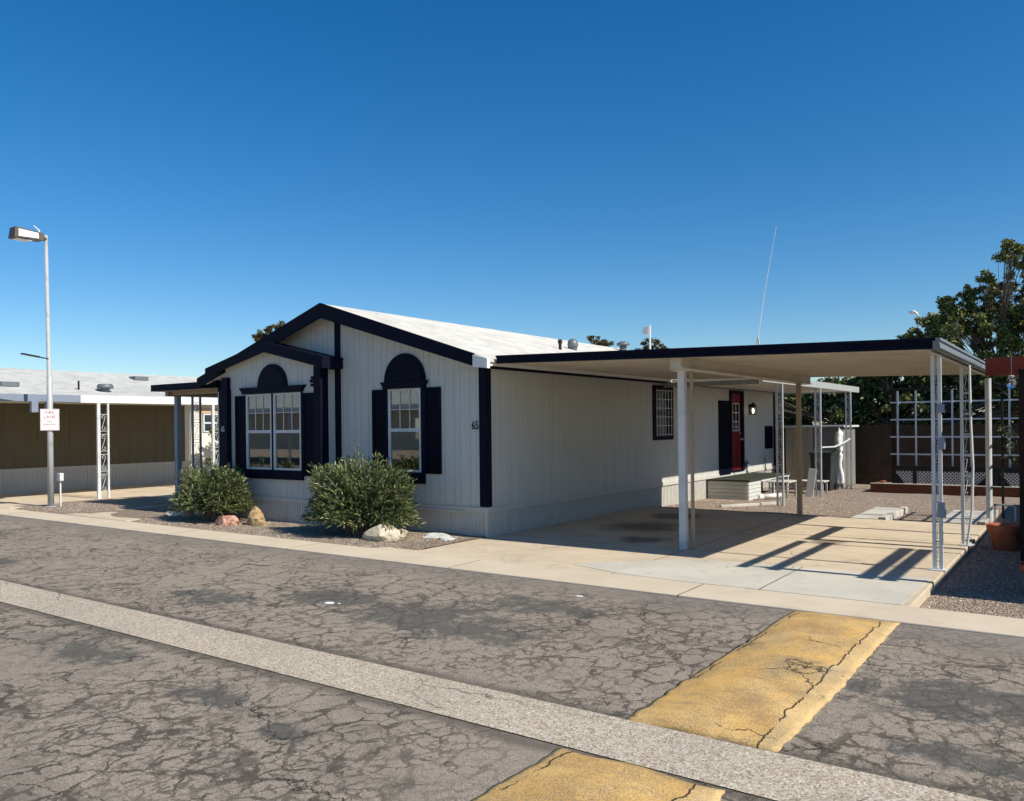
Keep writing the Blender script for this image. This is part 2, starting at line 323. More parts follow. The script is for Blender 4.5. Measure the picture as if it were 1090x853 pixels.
# ------------------------------------------------------------------ mesh helpers
BASE = {}
class MB:
    def __init__(s): s.v = []; s.f = []
    def add(s, vs, fs):
        o = len(s.v); s.v += [Vector(v) for v in vs]; s.f += [tuple(i + o for i in f) for f in fs]; return s
    def box(s, x0, x1, y0, y1, z0, z1, mat=None):
        vs = [Vector((x, y, z)) for x in (x0, x1) for y in (y0, y1) for z in (z0, z1)]
        if mat: vs = [mat @ v for v in vs]
        return s.add(vs, [(0, 1, 3, 2), (4, 6, 7, 5), (0, 4, 5, 1), (2, 3, 7, 6), (0, 2, 6, 4), (1, 5, 7, 3)])
    def prism(s, poly, ax, a, b):
        """poly: 2D points in the other two axes (order XYZ minus ax)"""
        def mk(p, t):
            if ax == 'X': return (t, p[0], p[1])
            if ax == 'Y': return (p[0], t, p[1])
            return (p[0], p[1], t)
        n = len(poly); vs = [mk(p, a) for p in poly] + [mk(p, b) for p in poly]
        fs = [tuple(range(n)), tuple(reversed(range(n, 2 * n)))] + [(i, (i + 1) % n, n + (i + 1) % n, n + i)[::-1] for i in range(n)]
        return s.add(vs, fs)
    def tube(s, pts, r, n=8, cap=True):
        pts = [Vector(p) for p in pts]; rs = r if isinstance(r, (list, tuple)) else [r] * len(pts)
        o = len(s.v); up = None
        for i, p in enumerate(pts):
            d = (pts[min(i + 1, len(pts) - 1)] - pts[max(i - 1, 0)]).normalized()
            if up is None:
                up = d.orthogonal().normalized()
            a = (up - d * up.dot(d)); a = a.normalized() if a.length > 1e-6 else d.orthogonal().normalized(); up = a; b = d.cross(a)
            for k in range(n):
                t = 2 * math.pi * k / n; s.v.append(p + (a * math.cos(t) + b * math.sin(t)) * rs[i])
        for i in range(len(pts) - 1):
            for k in range(n):
                s.f.append((o + i * n + k, o + i * n + (k + 1) % n, o + (i + 1) * n + (k + 1) % n, o + (i + 1) * n + k))
        if cap:
            s.f.append(tuple(o + k for k in reversed(range(n)))); s.f.append(tuple(o + (len(pts) - 1) * n + k for k in range(n)))
        return s
    def build(s, name, mat, parent=None, smooth=False, bevel=0):
        b = BASE.get(parent, Vector((0, 0, 0)))
        me = bpy.data.meshes.new(name); me.from_pydata([tuple(v - b) for v in s.v], [], s.f); me.materials.append(mat); me.update()
        if smooth: me.polygons.foreach_set('use_smooth', [True] * len(me.polygons))
        o = bpy.data.objects.new(name, me); C.objects.link(o)
        if parent: o.parent = parent
        BASE[o] = b
        if bevel:
            m = o.modifiers.new('bevel', 'BEVEL'); m.width = bevel; m.segments = 2; m.limit_method = 'ANGLE'
        return o
def tag(o, label=None, cat=None, group=None, kind=None):
    if label: o['label'] = label
    if cat: o['category'] = cat
    if group: o['group'] = group
    if kind: o['kind'] = kind
    return o
def thing(name, label, cat, loc, group=None):
    o = bpy.data.objects.new(name, None); C.objects.link(o); o.location = loc; o.empty_display_size = 0.2
    BASE[o] = Vector(loc); return tag(o, label, cat, group)
def solo(o, loc):
    """move a one-mesh thing's origin to loc"""
    for v in o.data.vertices: v.co -= Vector(loc)
    o.location = loc; return o
def text(name, body, size, mat, M4, parent, depth=0.002, align='CENTER', xs=1.0):
    cu = bpy.data.curves.new(name, 'FONT'); cu.body = body; cu.size = size; cu.extrude = depth; cu.align_x = align; cu.space_line = 1.0
    t = bpy.data.objects.new(name + '_tmp', cu); C.objects.link(t); bpy.context.view_layer.update()
    me = bpy.data.meshes.new_from_object(t.evaluated_get(bpy.context.evaluated_depsgraph_get()))
    bpy.data.objects.remove(t); bpy.data.curves.remove(cu)
    b = BASE.get(parent, Vector((0, 0, 0)))
    for v in me.vertices: v.co = M4 @ Vector((v.co.x * xs, v.co.y, v.co.z)) - b
    me.materials.clear(); me.materials.append(mat); me.name = name
    o = bpy.data.objects.new(name, me); C.objects.link(o); o.parent = parent; BASE[o] = b; return o

# planked wall: u along wall, out = outward normal
def planks(mb, org, udir, out, u0, u1, ztop, zbot, openings=(), step=0.2, gap=0.006, th=0.0135, alt=True, back=0.05):
    org = Vector(org); udir = Vector(udir); out = Vector(out)
    brk = [u0]; u = u0; i = 0
    while True:
        w = step * (0.62 if (alt and i % 2) else 1.0); u += w; i += 1
        if u >= u1 - 0.03: break
        brk.append(u)
    brk.append(u1)
    cuts = sorted(set([round(b, 4) for b in brk] + [round(c, 4) for o in openings for c in (o[0], o[1]) if u0 < c < u1]))
    gset = set(round(b, 4) for b in brk[1:-1])
    def slab(a, b, f0, f1, g0, g1, d0, d1):
        # f0/f1 top z at a,b ; g0/g1 bottom z
        P = lambda uu, zz, d: org + udir * uu + out * d + Vector((0, 0, zz))
        vs = [P(a, g0, d0), P(b, g1, d0), P(b, f1, d0), P(a, f0, d0), P(a, g0, d1), P(b, g1, d1), P(b, f1, d1), P(a, f0, d1)]
        mb.add(vs, [(0, 3, 2, 1), (4, 5, 6, 7), (0, 1, 5, 4), (1, 2, 6, 5), (2, 3, 7, 6), (3, 0, 4, 7)])
    for a, b in zip(cuts[:-1], cuts[1:]):
        pa = a + (gap / 2 if a in gset else 0); pb = b - (gap / 2 if b in gset else 0)
        mid = (a + b) / 2; op = [o for o in openings if o[0] - 1e-3 <= mid <= o[1] + 1e-3]
        iv = []; lo = zbot
        for o in sorted(op, key=lambda q: q[2]): iv.append((lo, o[2])); lo = o[3]
        iv.append((lo, None))
        for (g, h) in iv:
            if h is None:
                slab(pa, pb, ztop(pa), ztop(pb), g, g, 0, th); slab(a, b, ztop(a), ztop(b), g, g, -back, 0)
            elif h > g:
                slab(pa, pb, h, h, g, g, 0, th); slab(a, b, h, h, g, g, -back, 0)

def frameM(org, udir, out):
    """matrix with local x = udir, y = -out, z up, at org"""
    u = Vector(udir); o = -Vector(out)
    return Matrix(((u.x, o.x, 0, org[0]), (u.y, o.y, 0, org[1]), (u.z, o.z, 1, org[2]), (0, 0, 0, 1)))

def window(parent, org, udir, out, u0, u1, z0, z1, fmat, meet=True, cols=3, rows=2, lowrows=1, fw=0.036, curtain=True):
    F = frameM(org, udir, out)
    fr = MB()
    def bx(mb, a, b, c, d, y0, y1): mb.box(a, b, y0, y1, c, d, F)
    bx(fr, u0, u1, z0, z0 + fw, -0.03, 0.05); bx(fr, u0, u1, z1 - fw, z1, -0.03, 0.05)
    bx(fr, u0, u0 + fw, z0 + fw, z1 - fw, -0.03, 0.05); bx(fr, u1 - fw, u1, z0 + fw, z1 - fw, -0.03, 0.05)
    zm = (z0 + z1) / 2
    if meet: bx(fr, u0 + fw, u1 - fw, zm - 0.028, zm + 0.028, -0.022, 0.045)
    w = fr.build('window', fmat, parent)
    mu = MB(); t = 0.0065
    for (a, b, rws, yo) in ((zm + 0.028, z1 - fw, rows, 0), (z0 + fw, zm - 0.028, lowrows, .03)):
        for c in range(1, cols):
            uu = u0 + fw + (u1 - u0 - 2 * fw) * c / cols; bx(mu, uu - t, uu + t, a, b, -0.014 + yo, -0.004 + yo)
        for r_ in range(1, rws):
            zz = a + (b - a) * r_ / rws; bx(mu, u0 + fw, u1 - fw, zz - t, zz + t, -0.016 + yo, -0.0025 + yo)
    mu.build('muntin', fmat, w)
    g = MB(); bx(g, u0 + fw, u1 - fw, z0 + fw, z1 - fw, -0.002, 0.002); g.build('pane', M['glass'], w)
    if curtain:
        c = MB(); n = 40; W = u1 - u0 - 2 * fw
        pts = []
        for i in range(n + 1):
            uu = u0 + fw + W * i / n; pts.append((uu, 0.12 + 0.018 * math.sin(i * 1.9)))
        vs = []; fs = []
        for (uu, d) in pts:
            vs += [F @ Vector((uu, d, z0)), F @ Vector((uu, d, z1))]
        for i in range(n): fs.append((2 * i, 2 * i + 2, 2 * i + 3, 2 * i + 1))
        c.add(vs, fs); c.build('curtain', M['curtain'], w)
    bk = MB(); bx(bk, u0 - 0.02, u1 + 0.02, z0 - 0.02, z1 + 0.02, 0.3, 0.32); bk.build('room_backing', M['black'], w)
    return w

# ------------------------------------------------------------------ camera (measured from the photo)
cam = bpy.data.cameras.new('camera'); co = bpy.data.objects.new('camera', cam); C.objects.link(co); scn.camera = co
yaw, roll = R(35.359), R(-0.631)
fw = Vector((-math.sin(yaw), math.cos(yaw), 0)); rr = Vector((math.cos(yaw), math.sin(yaw), 0)); uu = Vector((0, 0, 1))
r3 = rr * math.cos(roll) + uu * math.sin(roll); u3 = uu * math.cos(roll) - rr * math.sin(roll)
co.matrix_world = Matrix(((r3.x, u3.x, -fw.x, 7.7543), (r3.y, u3.y, -fw.y, -10.2299), (r3.z, u3.z, -fw.z, 1.75), (0, 0, 0, 1)))
cam.sensor_width = 36; cam.lens = 867.3 / 1090 * 36; cam.shift_y = 26.9 / 1090; cam.clip_end = 2000; cam.clip_start = 0.05

# ------------------------------------------------------------------ light
SUN_EL, SUN_AZ = 42.6, 1.2          # azimuth measured from +X towards +Y
w = bpy.data.worlds.new('World'); scn.world = w; w.use_nodes = True
sky = w.node_tree.nodes.new('ShaderNodeTexSky'); sky.sky_type = 'NISHITA'; sky.sun_disc = False
sky.sun_elevation = R(SUN_EL); sky.sun_rotation = R(90 - SUN_AZ); sky.altitude = 300; sky.air_density = 1.0; sky.dust_density = 0.3; sky.ozone_density = 4.0
bg = w.node_tree.nodes['Background']; hs = w.node_tree.nodes.new('ShaderNodeHueSaturation'); hs.inputs['Saturation'].default_value = 1.36
w.node_tree.links.new(sky.outputs[0], hs.inputs['Color']); w.node_tree.links.new(hs.outputs[0], bg.inputs[0]); bg.inputs[1].default_value = 0.100
sl = bpy.data.lights.new('sun', 'SUN'); sl.energy = 5.0; sl.angle = R(0.53); sl.color = (1.0, 0.93, 0.81)
so = bpy.data.objects.new('sun', sl); C.objects.link(so)
sd = Vector((math.cos(R(SUN_EL)) * math.cos(R(SUN_AZ)), math.cos(R(SUN_EL)) * math.sin(R(SUN_AZ)), math.sin(R(SUN_EL))))
so.rotation_euler = sd.to_track_quat('Z', 'Y').to_euler(); so.location = (20, 0, 20)
scn.view_settings.view_transform = 'Standard'; scn.view_settings.look = 'None'; scn.view_settings.exposure = 0.30; scn.view_settings.gamma = 1
scn.render.engine = 'CYCLES'; scn.cycles.use_denoising = True

# ------------------------------------------------------------------ ground and paving
def sheet(name, x0, x1, y0, y1, zf, mat, nx=1, ny=1, thick=0):
    mb = MB(); vs = []; fs = []
    for j in range(ny + 1):
        for i in range(nx + 1):
            x = x0 + (x1 - x0) * i / nx; y = y0 + (y1 - y0) * j / ny
            vs.append((x, y, zf(x, y) if callable(zf) else zf))
    for j in range(ny):
        for i in range(nx):
            a = j * (nx + 1) + i; fs.append((a, a + 1, a + nx + 2, a + nx + 1))
    mb.add(vs, fs); o = mb.build(name, mat, smooth=nx > 1); tag(o, kind='structure'); return o
def nz(x, y, s=1.0, seed=0): return mnoise.noise(Vector((x * s, y * s, seed)))
sheet('ground', -600, 600, -600, 600, -0.4, M['soil'])
sheet('road', -60, 60, -16, -2.45, lambda x, y: -0.016 + 0.002 * nz(x, y, .8), M['asphalt'], 240, 50)
def gut(x, y):
    t = (y + 6.15) / 0.28
    return -0.013
sheet('valley_gutter', -60, 60, -6.43, -5.88, lambda x, y: gut(x, y) - 0.009 + 0.012 * 1, M['agg'], 120, 6)
MB().box(-60, 60, -2.47, -1.78, -0.12, 0.002).build('kerb', M['kerb'], bevel=0.012)['kind'] = 'structure'
def fz(x, y):
    e = min(1, max(0, (y + 1.78) / 0.35)); return -0.02 + 0.035 * e + 0.018 * nz(x, y, 1.7) * e
sheet('gravel_bed', -12.6, 0.0, -1.78, 1.6, fz, M['gravel'], 110, 30)
def yz(x, y):
    base = -0.10 if y < 4 else -0.10 + 0.02 * min(1, (y - 4) / 2) - 0.008 * max(0, y - 7)
    if y < -1.3: base += 0.07 * (-1.3 - y) / 0.48
    return base + 0.018 * nz(x, y, 1.3, 3)
sheet('gravel_yard', -0.3, 18, -1.78, 16.5, yz, M['gravel2'], 120, 110)
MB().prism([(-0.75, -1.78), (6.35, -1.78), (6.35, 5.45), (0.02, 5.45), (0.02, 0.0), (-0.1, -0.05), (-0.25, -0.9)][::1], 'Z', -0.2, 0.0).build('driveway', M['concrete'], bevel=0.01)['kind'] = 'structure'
apr = [(2.45, -1.45), (2.9, -0.95), (3.45, -0.38), (4.5, -0.17), (6.30, -0.14), (6.27, -1.76), (3.9, -1.765), (3.2, -1.7)]
MB().prism(apr, 'Z', -0.002, 0.004).build('driveway_apron', M['apron'])['kind'] = 'structure'
MB().box(-9.7, -7.35, -1.78, 10, -0.15, 0.012).box(-12.2, -9.7, 1.35, 10, -0.15, 0.012).build('side_driveway', M['concrete'], bevel=0.01)['kind'] = 'structure'
MB().box(-16.7, -12.21, -1.78, 14, -0.15, 0.010).build('neighbor_driveway', M['concrete'], bevel=0.01)['kind'] = 'structure'

# loose pebbles, uncountable
pb = MB()
def pebbles(nn, x0, x1, y0, y1, zf, smin, smax, skip=None):
    for _ in range(nn):
        x = ru(x0, x1); y = ru(y0, y1)
        if skip and skip(x, y): continue
        s_ = ru(smin, smax) * (0.6 + 0.4 * rnd()); z = zf(x, y)
        a = ru(0, 6.28); ca, sa = math.cos(a), math.sin(a); sx, sy, sz = s_ * ru(.8, 1.4), s_ * ru(.6, 1), s_ * ru(.5, .8)
        vs = []
        for (px, py, pz) in ((1, 0, 0), (0, 1, 0), (-1, 0, 0), (0, -1, 0), (.1, .1, 1), (0, 0, -1)):
            px += ru(-.25, .25); py += ru(-.25, .25); vs.append((x + (px * ca * sx - py * sa * sy), y + (px * sa * sx + py * ca * sy), z + pz * sz))
        pb.add(vs, [(0, 1, 4), (1, 2, 4), (2, 3, 4), (3, 0, 4), (1, 0, 5), (2, 1, 5), (3, 2, 5), (0, 3, 5)])
pebbles(12000, -9.0, -0.2, -1.8, 0.0, fz, 0.005, 0.014, lambda x, y: (x < -7.3 and x > -9.75) or (x > -0.45 and y < -.6))
pebbles(1500, -12.2, -9.7, -1.75, 1.3, fz, 0.008, 0.02)
pebbles(9000, 6.37, 9.0, -1.78, 4.5, yz, 0.005, 0.014)
pebbles(7000, 0.1, 7.5, 5.5, 11, yz, 0.008, 0.018)
pebbles(500, -9, 6.4, -2.9, -1.6, lambda x, y: 0.0, 0.003, 0.009)
lt = MB(); random.seed(99)
for (cx_, cy_, n_) in ((-5.8, -.9, 260), (-1.9, -.9, 320), (-3.8, -1.0, 80), (4.5, 6.8, 60), (5.0, -.4, 10)):
    for _ in range(n_):
        p = Vector((cx_ + random.gauss(0, .8), min(-.4, cy_ + random.gauss(0, .3)) if cy_ < 0 else cy_ + random.gauss(0, .8), 0)); p.z = (fz(p.x, p.y) if cy_ < 0 else yz(p.x, p.y)) + .006
        if p.y < -1.7: continue
        leaf_d = Vector((ru(-1, 1), ru(-1, 1), ru(0, .15))).normalized(); s__ = leaf_d.cross(Vector((0, 0, 1))) * .007; L_ = ru(.05, .1)
        lt.add([p, p + leaf_d * L_ * .5 + s__, p + leaf_d * L_, p + leaf_d * L_ * .5 - s__], [(0, 1, 2, 3)])
ln = N('dry_leaves', .8, .1); tag(lt.build('leaf_litter', ln.color(ln.ramp(ln.island(), [(0, (.12, .08, .04)), (.5, (.3, .22, .11)), (1, (.5, .42, .25))]))), kind='stuff')
o = pb.build('loose_pebbles', M['pebble']); tag(o, kind='stuff')

ps = MB()
for (cx_, cy_, r_) in ((1.50, -4.62, .042), (1.60, -4.585, .014), (3.45, -3.0, .03)):
    vs = [(cx_ + r_ * (1 + .5 * nz(math.cos(a), math.sin(a) + cx_, 2.1)) * math.cos(a) * 1.4, cy_ + r_ * (1 + .5 * nz(math.sin(a), cy_, 2.7)) * math.sin(a), z_) for z_ in (-.0125, -.0095) for a in [i * math.pi / 9 for i in range(18)]]
    ps.add(vs, [tuple(range(18, 36))] + [(i, (i + 1) % 18, 18 + (i + 1) % 18, 18 + i) for i in range(18)])
ps.build('paint_spots', M['white'])['kind'] = 'structure'
# speed humps
def hump(x0, x1, y0, y1, label, seed):
    mb = MB(); nx, ny = 24, 70; vs = []; fs = []
    for j in range(ny + 1):
        for i in range(nx + 1):
            u = i / nx; v = j / ny
            x = x0 + (x1 - x0) * u; y = y0 + (y1 - y0) * v
            e = 0.022 * nz(y, seed, 1.5) + 0.022 * nz(y, seed, 9) 
            e2 = 0.022 * nz(y, seed + 9, 1.5) + 0.022 * nz(y, seed + 9, 9)
            x += e * (1 - u) + e2 * u
            y += (0.05 * nz(x, seed + 4, 3)) * (1 if v in (0, 1) else 0)
            h = 0.052 * math.sin(math.pi * u) ** 0.8 * min(1, 6 * v, 6 * (1 - v)) ** 0.6
            vs.append((x, y, -0.012 + 0.008 + h + 0.004 * nz(x, y, 6)))
    for j in range(ny):
        for i in range(nx):
            a = j * (nx + 1) + i; fs.append((a, a + 1, a + nx + 2, a + nx + 1))
    n0 = len(vs)
    edge = [i for i in range(nx + 1)] + [j * (nx + 1) + nx for j in range(1, ny + 1)] + [ny * (nx + 1) + i for i in range(nx - 1, -1, -1)] + [j * (nx + 1) for j in range(ny - 1, 0, -1)]
    for e in edge: vs.append((vs[e][0], vs[e][1], -0.05))
    for k in range(len(edge)):
        k2 = (k + 1) % len(edge); fs.append((edge[k], n0 + k, n0 + k2, edge[k2]))
    mb.add(vs, fs); o = mb.build('speed_hump', M['yellow'], smooth=True); solo(o, ((x0 + x1) / 2, (y0 + y1) / 2, 0))
    tag(o, label, 'speed bump', 'yellow speed humps across the road')
hump(5.48, 6.38, -5.86, -2.50, 'worn yellow speed hump between the kerb and the pebbly gutter strip', 2)
hump(5.38, 6.32, -9.6, -6.47, 'worn yellow speed hump on the near side of the gutter strip', 5)

# ------------------------------------------------------------------ the house
H = thing('mobile_home', 'white mobile home with dark navy trim and shutters, number 65 by its corner', 'mobile home', (-3.45, 7, 0))
YB = 14.3; XL = -6.9; XP = -3.48; ZP = 3.98; SL = 0.32
def zroof(x): return ZP - SL * abs(x - XP)
def ztop(x): return zroof(x) - 0.12
SK = 0.46
bayL, bayR, bayY = -6.2, -3.43, -0.33
# front wall right half
wb = MB()
planks(wb, (0, 0, 0), (1, 0, 0), (0, -1, 0), bayR, 0.0, lambda x: ztop(x), SK, [(-2.12, -1.30, 0.97, 2.42)])
planks(wb, (0, 0, 0), (1, 0, 0), (0, -1, 0), XL, bayL, lambda x: ztop(x), SK)
planks(wb, (0, 0, 0), (1, 0, 0), (0, -1, 0), bayL, bayR, lambda x: ztop(x), 2.4)
wb.build('front_wall', M['siding'], H)
# projecting window bay with its own low gable
BP = -4.83; BZ = 3.33; BS = 0.225
def zbay(x): return BZ - BS * abs(x - BP)
bw = MB()
planks(bw, (0, bayY, 0), (1, 0, 0), (0, -1, 0), bayL, bayR, lambda x: zbay(x) - 0.08, SK, [(-5.54, -4.765, 0.97, 2.41), (-4.725, -3.93, 0.97, 2.41)])
planks(bw, (bayR, 0, 0), (0, 1, 0), (1, 0, 0), bayY, -0.02, lambda y: zbay(bayR) - 0.08, SK)
bw.build('bay_wall', M['siding'], H)
# side wall
sw = MB()
planks(sw, (0, 0, 0), (0, 1, 0), (1, 0, 0), 0.0, YB, lambda y: 2.80, SK, [(6.02, 6.90, 1.48, 2.53), (10.62, 11.50, 0.48, 2.58)])
sw.build('side_wall', M['siding'], H)
MB().box(XL, XL + .05, 0.02, YB - .07, -0.3, 2.8).build('left_wall', M['siding'], H)
rw_ = MB(); rw_.box(XL, -0.06, YB - 0.06, YB, -0.3, 2.8)
rw_.build('rear_wall', M['siding'], H); rw_ = MB(); rw_.prism([(XL, 2.802), (-0.06, 2.802), (XP, ZP - .1)], 'Y', YB - .06, YB); rw_.build('rear_gable', M['siding'], H)
MB().box(XL + .1, -0.4, 0.45, 0.5, 0.46, 2.7).box(-0.5, -0.45, 0.5, YB - .1, 0.46, 2.75).build('interior_partition', M['black'], H)
# skirting: ribbed panels with a belt board over it
sk = MB()
def ribs(mb, org, ud, out, u0, u1, z0, z1, step=0.075):
    F = frameM(org, ud, out); mb.box(u0, u1, 0.0, 0.02, z0, z1, F)
    u = u0 + 0.02; i = 0
    while u < u1 - 0.03:
        mb.box(u, u + 0.03 + 0.01 * (i % 3 == 0), -0.010, 0.0, z0, z1 - 0.005, F); u += step; i += 1
    u = u0
    while u < u1:
        mb.box(u, u + 0.012, -0.014, -0.0105, z0, z1 - 0.01, F); u += 0.9
ribs(sk, (0, 0, 0), (1, 0, 0), (0, -1, 0), bayR, -0.0, -0.3, 0.375)
ribs(sk, (0, bayY, 0), (1, 0, 0), (0, -1, 0), bayL, bayR, -0.3, 0.375)
ribs(sk, (0, 0, 0), (1, 0, 0), (0, -1, 0), XL, bayL, -0.3, 0.375)
ribs(sk, (bayR, 0, 0), (0, 1, 0), (1, 0, 0), bayY, 0, -0.3, 0.375)
ribs(sk, (0.0, 0, 0), (0, 1, 0), (1, 0, 0), 0.0, YB, -0.3, 0.375)
sk.box(-0.03, 0.022, -0.024, 0.03, -0.3, 0.375)
sk.build('skirting', M['skirt'], H)
bl = MB(); bl.box(bayR, 0.034, -0.034, 0.0, 0.38, 0.46); bl.box(bayL - .03, bayR + 0.034, bayY - 0.034, bayY, 0.38, 0.46); bl.box(0.0, 0.034, 0.0, YB, 0.38, 0.46)
bl.box(bayR, bayR + 0.034, bayY, -0.034, 0.38, 0.46); bl.box(XL, bayL, -.034, 0, .38, .46)
bl.box(-2.6, -0.42, -0.055, -0.0342, 0.372, 0.40)
bl.build('belt_board', M['skirt'], H)
# trims
tr = MB()
tr.box(-0.125, 0.022, -0.026, -0.014, 0.475, 2.69); tr.box(0.014, 0.026, -0.014, 0.10, 0.475, 2.69); tr.build('corner_trim', M['navy'], H); tr = MB()
tr.box(bayR + 0.015, -3.27, -0.030, -0.0142, 0.47, ztop(-3.35) - 0.01); tr.build('corner_trim', M['navy'], H); tr = MB()
tr.box(0.0142, 0.03, YB - 0.1, YB + .01, 0.47, 2.65); tr.build('corner_trim', M['navy'], H); tr = MB()
tr.box(XL - .02, XL + 0.12, -0.03, -0.0142, 0.47, 2.75)
tr.build('corner_trim', M['navy'], H)
MB().box(-3.265, -.13, -.020, -.0142, 2.618, 2.632).build('seam_strip', M['siding'], H)
# bay corner pilasters: front face plus return, with stepped cap bracket
bp = MB(); zb = 2.86
bp.box(-3.58, bayR + 0.026, bayY - 0.055, bayY - 0.0142, 0.47, zb); bp.box(bayR + 0.0142, bayR + 0.028, bayY - 0.014, bayY + 0.13, 0.47, zb)
for k, (zz, ww) in enumerate(((2.62, .03), (2.56, .05), (2.49, .035))): bp.box(-3.60 - ww * .4, bayR + 0.03 + ww, bayY - 0.06 - ww, bayY - 0.0552, zz, zz + 0.055)
bp.build('pilaster', M['navy'], H)
bp = MB(); bp.box(-6.28, -6.03, bayY - 0.12, bayY - 0.0142, 0.47, 2.52); bp.box(-6.22, -6.05, bayY - .10, bayY - .0142, 2.52, 2.76); bp.build('pilaster', M['navy'], H)
MB().box(-6.30, -6.283, bayY - .125, bayY + .1, 0.5, 2.48).build('downspout', M['metalwhite'], H)
# eave and side fascia board
MB().box(0.0142, 0.07, 0.1, YB, 2.655, 2.705).box(0.0142, 0.12, 0.1, YB, 2.7052, 2.77).build('wall_top_trim', M['navy'], H)
# roof
rf = MB(); Y0, Y1 = -0.30, YB + 0.35; XE = 0.26; XW = XL - 0.32
rf.prism([(XW, zroof(XW)), (XP, ZP), (XE, zroof(XE)), (XE, zroof(XE) - 0.05), (XP, ZP - 0.05), (XW, zroof(XW) - 0.05)], 'Y', Y0 + 0.021, Y1)
roof = rf.build('roof', M['roof'], H)
so_ = MB(); so_.prism([(XW + .03, zroof(XW + .03) - 0.055), (XP, ZP - 0.055), (XE - .03, zroof(XE - .03) - 0.055), (XE - .03, zroof(XE - .03) - 0.115), (XP, ZP - 0.118), (XW + .03, zroof(XW + .03) - 0.115)], 'Y', Y0 + 0.021, Y1 - .03)
so_.build('soffit', M['white'], H)
fa = MB()
def rake(mb, x0, x1, zf, y, d0, d1, th=0.03, lift=-0.004):
    mb.add([(x0, y, zf(x0) + lift), (x1, y, zf(x1) + lift), (x1, y, zf(x1) - d1), (x0, y, zf(x0) - d0), (x0, y + th, zf(x0) + lift), (x1, y + th, zf(x1) + lift), (x1, y + th, zf(x1) - d1), (x0, y + th, zf(x0) - d0)],
           [(0, 1, 2, 3), (7, 6, 5, 4), (0, 4, 5, 1), (1, 5, 6, 2), (2, 6, 7, 3), (3, 7, 4, 0)])
rake(fa, XP, 0.0, zroof, Y0 - 0.01, 0.26, 0.19, lift=.012); rake(fa, XW, XP, zroof, Y0 - 0.01, 0.19, 0.26, lift=.012)
fa.box(XW - .02, XW, Y0, Y1, zroof(XW) - .17, zroof(XW) - 0.006)
fa.build('rake_fascia', M['navy'], H)
gt = MB(); gt.prism([(0.0, zroof(0.0) - 0.015), (XE + .02, zroof(XE) + 0.0), (XE + .02, zroof(XE) - 0.15), (0.0, zroof(0) - 0.20)], 'Y', Y0 - 0.035, Y0 + 0.04)
gt.build('gutter', M['white'], H)
# bay gable roof
BY = bayY - 0.15; bxl, bxr = -6.64, -3.20
br_ = MB(); br_.prism([(bxl, zbay(bxl) + .04), (BP, BZ + .04), (bxr, zbay(bxr) + .04), (bxr, zbay(bxr)), (BP, BZ), (bxl, zbay(bxl))], 'Y', BY, -0.016)
br_.build('bay_roof', M['navy'], H)
bs = MB(); bs.prism([(bxl + .03, zbay(bxl) - .006), (BP, BZ - .006), (bxr - .03, zbay(bxr) - .006), (bxr - .03, zbay(bxr) - .06), (BP, BZ - .075), (bxl + .03, zbay(bxl) - .06)], 'Y', BY + .035, bayY - .016); bs.build('bay_soffit', M['white'], H)
bf = MB(); rake(bf, BP, bxr, lambda x: zbay(x) + .04, BY - .03, 0.19, 0.20); rake(bf, bxl, BP, lambda x: zbay(x) + .04, BY - .03, 0.18, 0.19)
bf.box(bxr - .035, bxr, BY + .001, -0.032, zbay(bxr) - .16, zbay(bxr) - .004); bf.build('bay_fascia', M['navy'], H)
MB().box(bayR + .03, bxr - .04, bayY - .12, -0.032, 2.80, 2.85).build('bay_eave_board', M['navy'], H)
# windows
window(H, (0, -0.016, 0), (1, 0, 0), (0, -1, 0), -2.08, -1.34, 0.99, 2.405, M['metalwhite'], rows=2, lowrows=1)
window(H, (0, bayY - 0.016, 0), (1, 0, 0), (0, -1, 0), -5.53, -4.775, 0.975, 2.405, M['metalwhite'], rows=2)
window(H, (0, bayY - 0.016, 0), (1, 0, 0), (0, -1, 0), -4.715, -3.945, 0.975, 2.405, M['metalwhite'], rows=2)
def arch(xc, r, zc, zb, y, hw, flare):
    mb = MB(); poly = [(xc + r * math.cos(t), zc + r * math.sin(t)) for t in [math.pi * i / 24 for i in range(25)]] + [(xc - r, zb), (xc + r, zb)]
    mb.prism(poly, 'Y', y - 0.035, y); poly2 = [(xc + (r - .055) * math.cos(math.pi * i / 24), zc + (r - .055) * math.sin(math.pi * i / 24)) for i in range(25)]
    mb.prism(poly2, 'Y', y - 0.045, y - 0.0352)
    mb.prism([(xc - hw, zb - 0.10), (xc + hw, zb - 0.10), (xc + hw, zb - 0.06), (xc + hw + flare, zb + 0.02), (xc - hw - flare, zb + 0.02), (xc - hw, zb - 0.06)], 'Y', y - 0.075, y - 0.0001)
    return mb.build('arch_header', M['navy'], H)
arch(-1.70, 0.465, 2.53, 2.50, -0.0142, 0.47, 0.06)
arch(-4.75, 0.425, 2.535, 2.515, bayY - 0.0142, 0.86, 0.09)
wf = MB(); wf.box(-2.165, -2.08, -0.04, -0.0142, 0.80, 2.405); wf.box(-1.34, -1.26, -0.04, -0.0142, 0.80, 2.405); wf.box(-2.08, -1.34, -0.05, -0.0142, 0.80, 0.988); wf.build('window_casing', M['navy'], H)
wf = MB(); wf.box(-5.56, -3.9, bayY - .06, bayY - .0142, 0.80, 0.972); wf.box(-4.773, -4.717, bayY - .045, bayY - .0142, .975, 2.405); wf.box(-5.56, -5.532, bayY - .045, bayY - .0142, .975, 2.405); wf.box(-3.943, -3.915, bayY - .045, bayY - .0142, .975, 2.405); wf.build('window_casing', M['navy'], H)
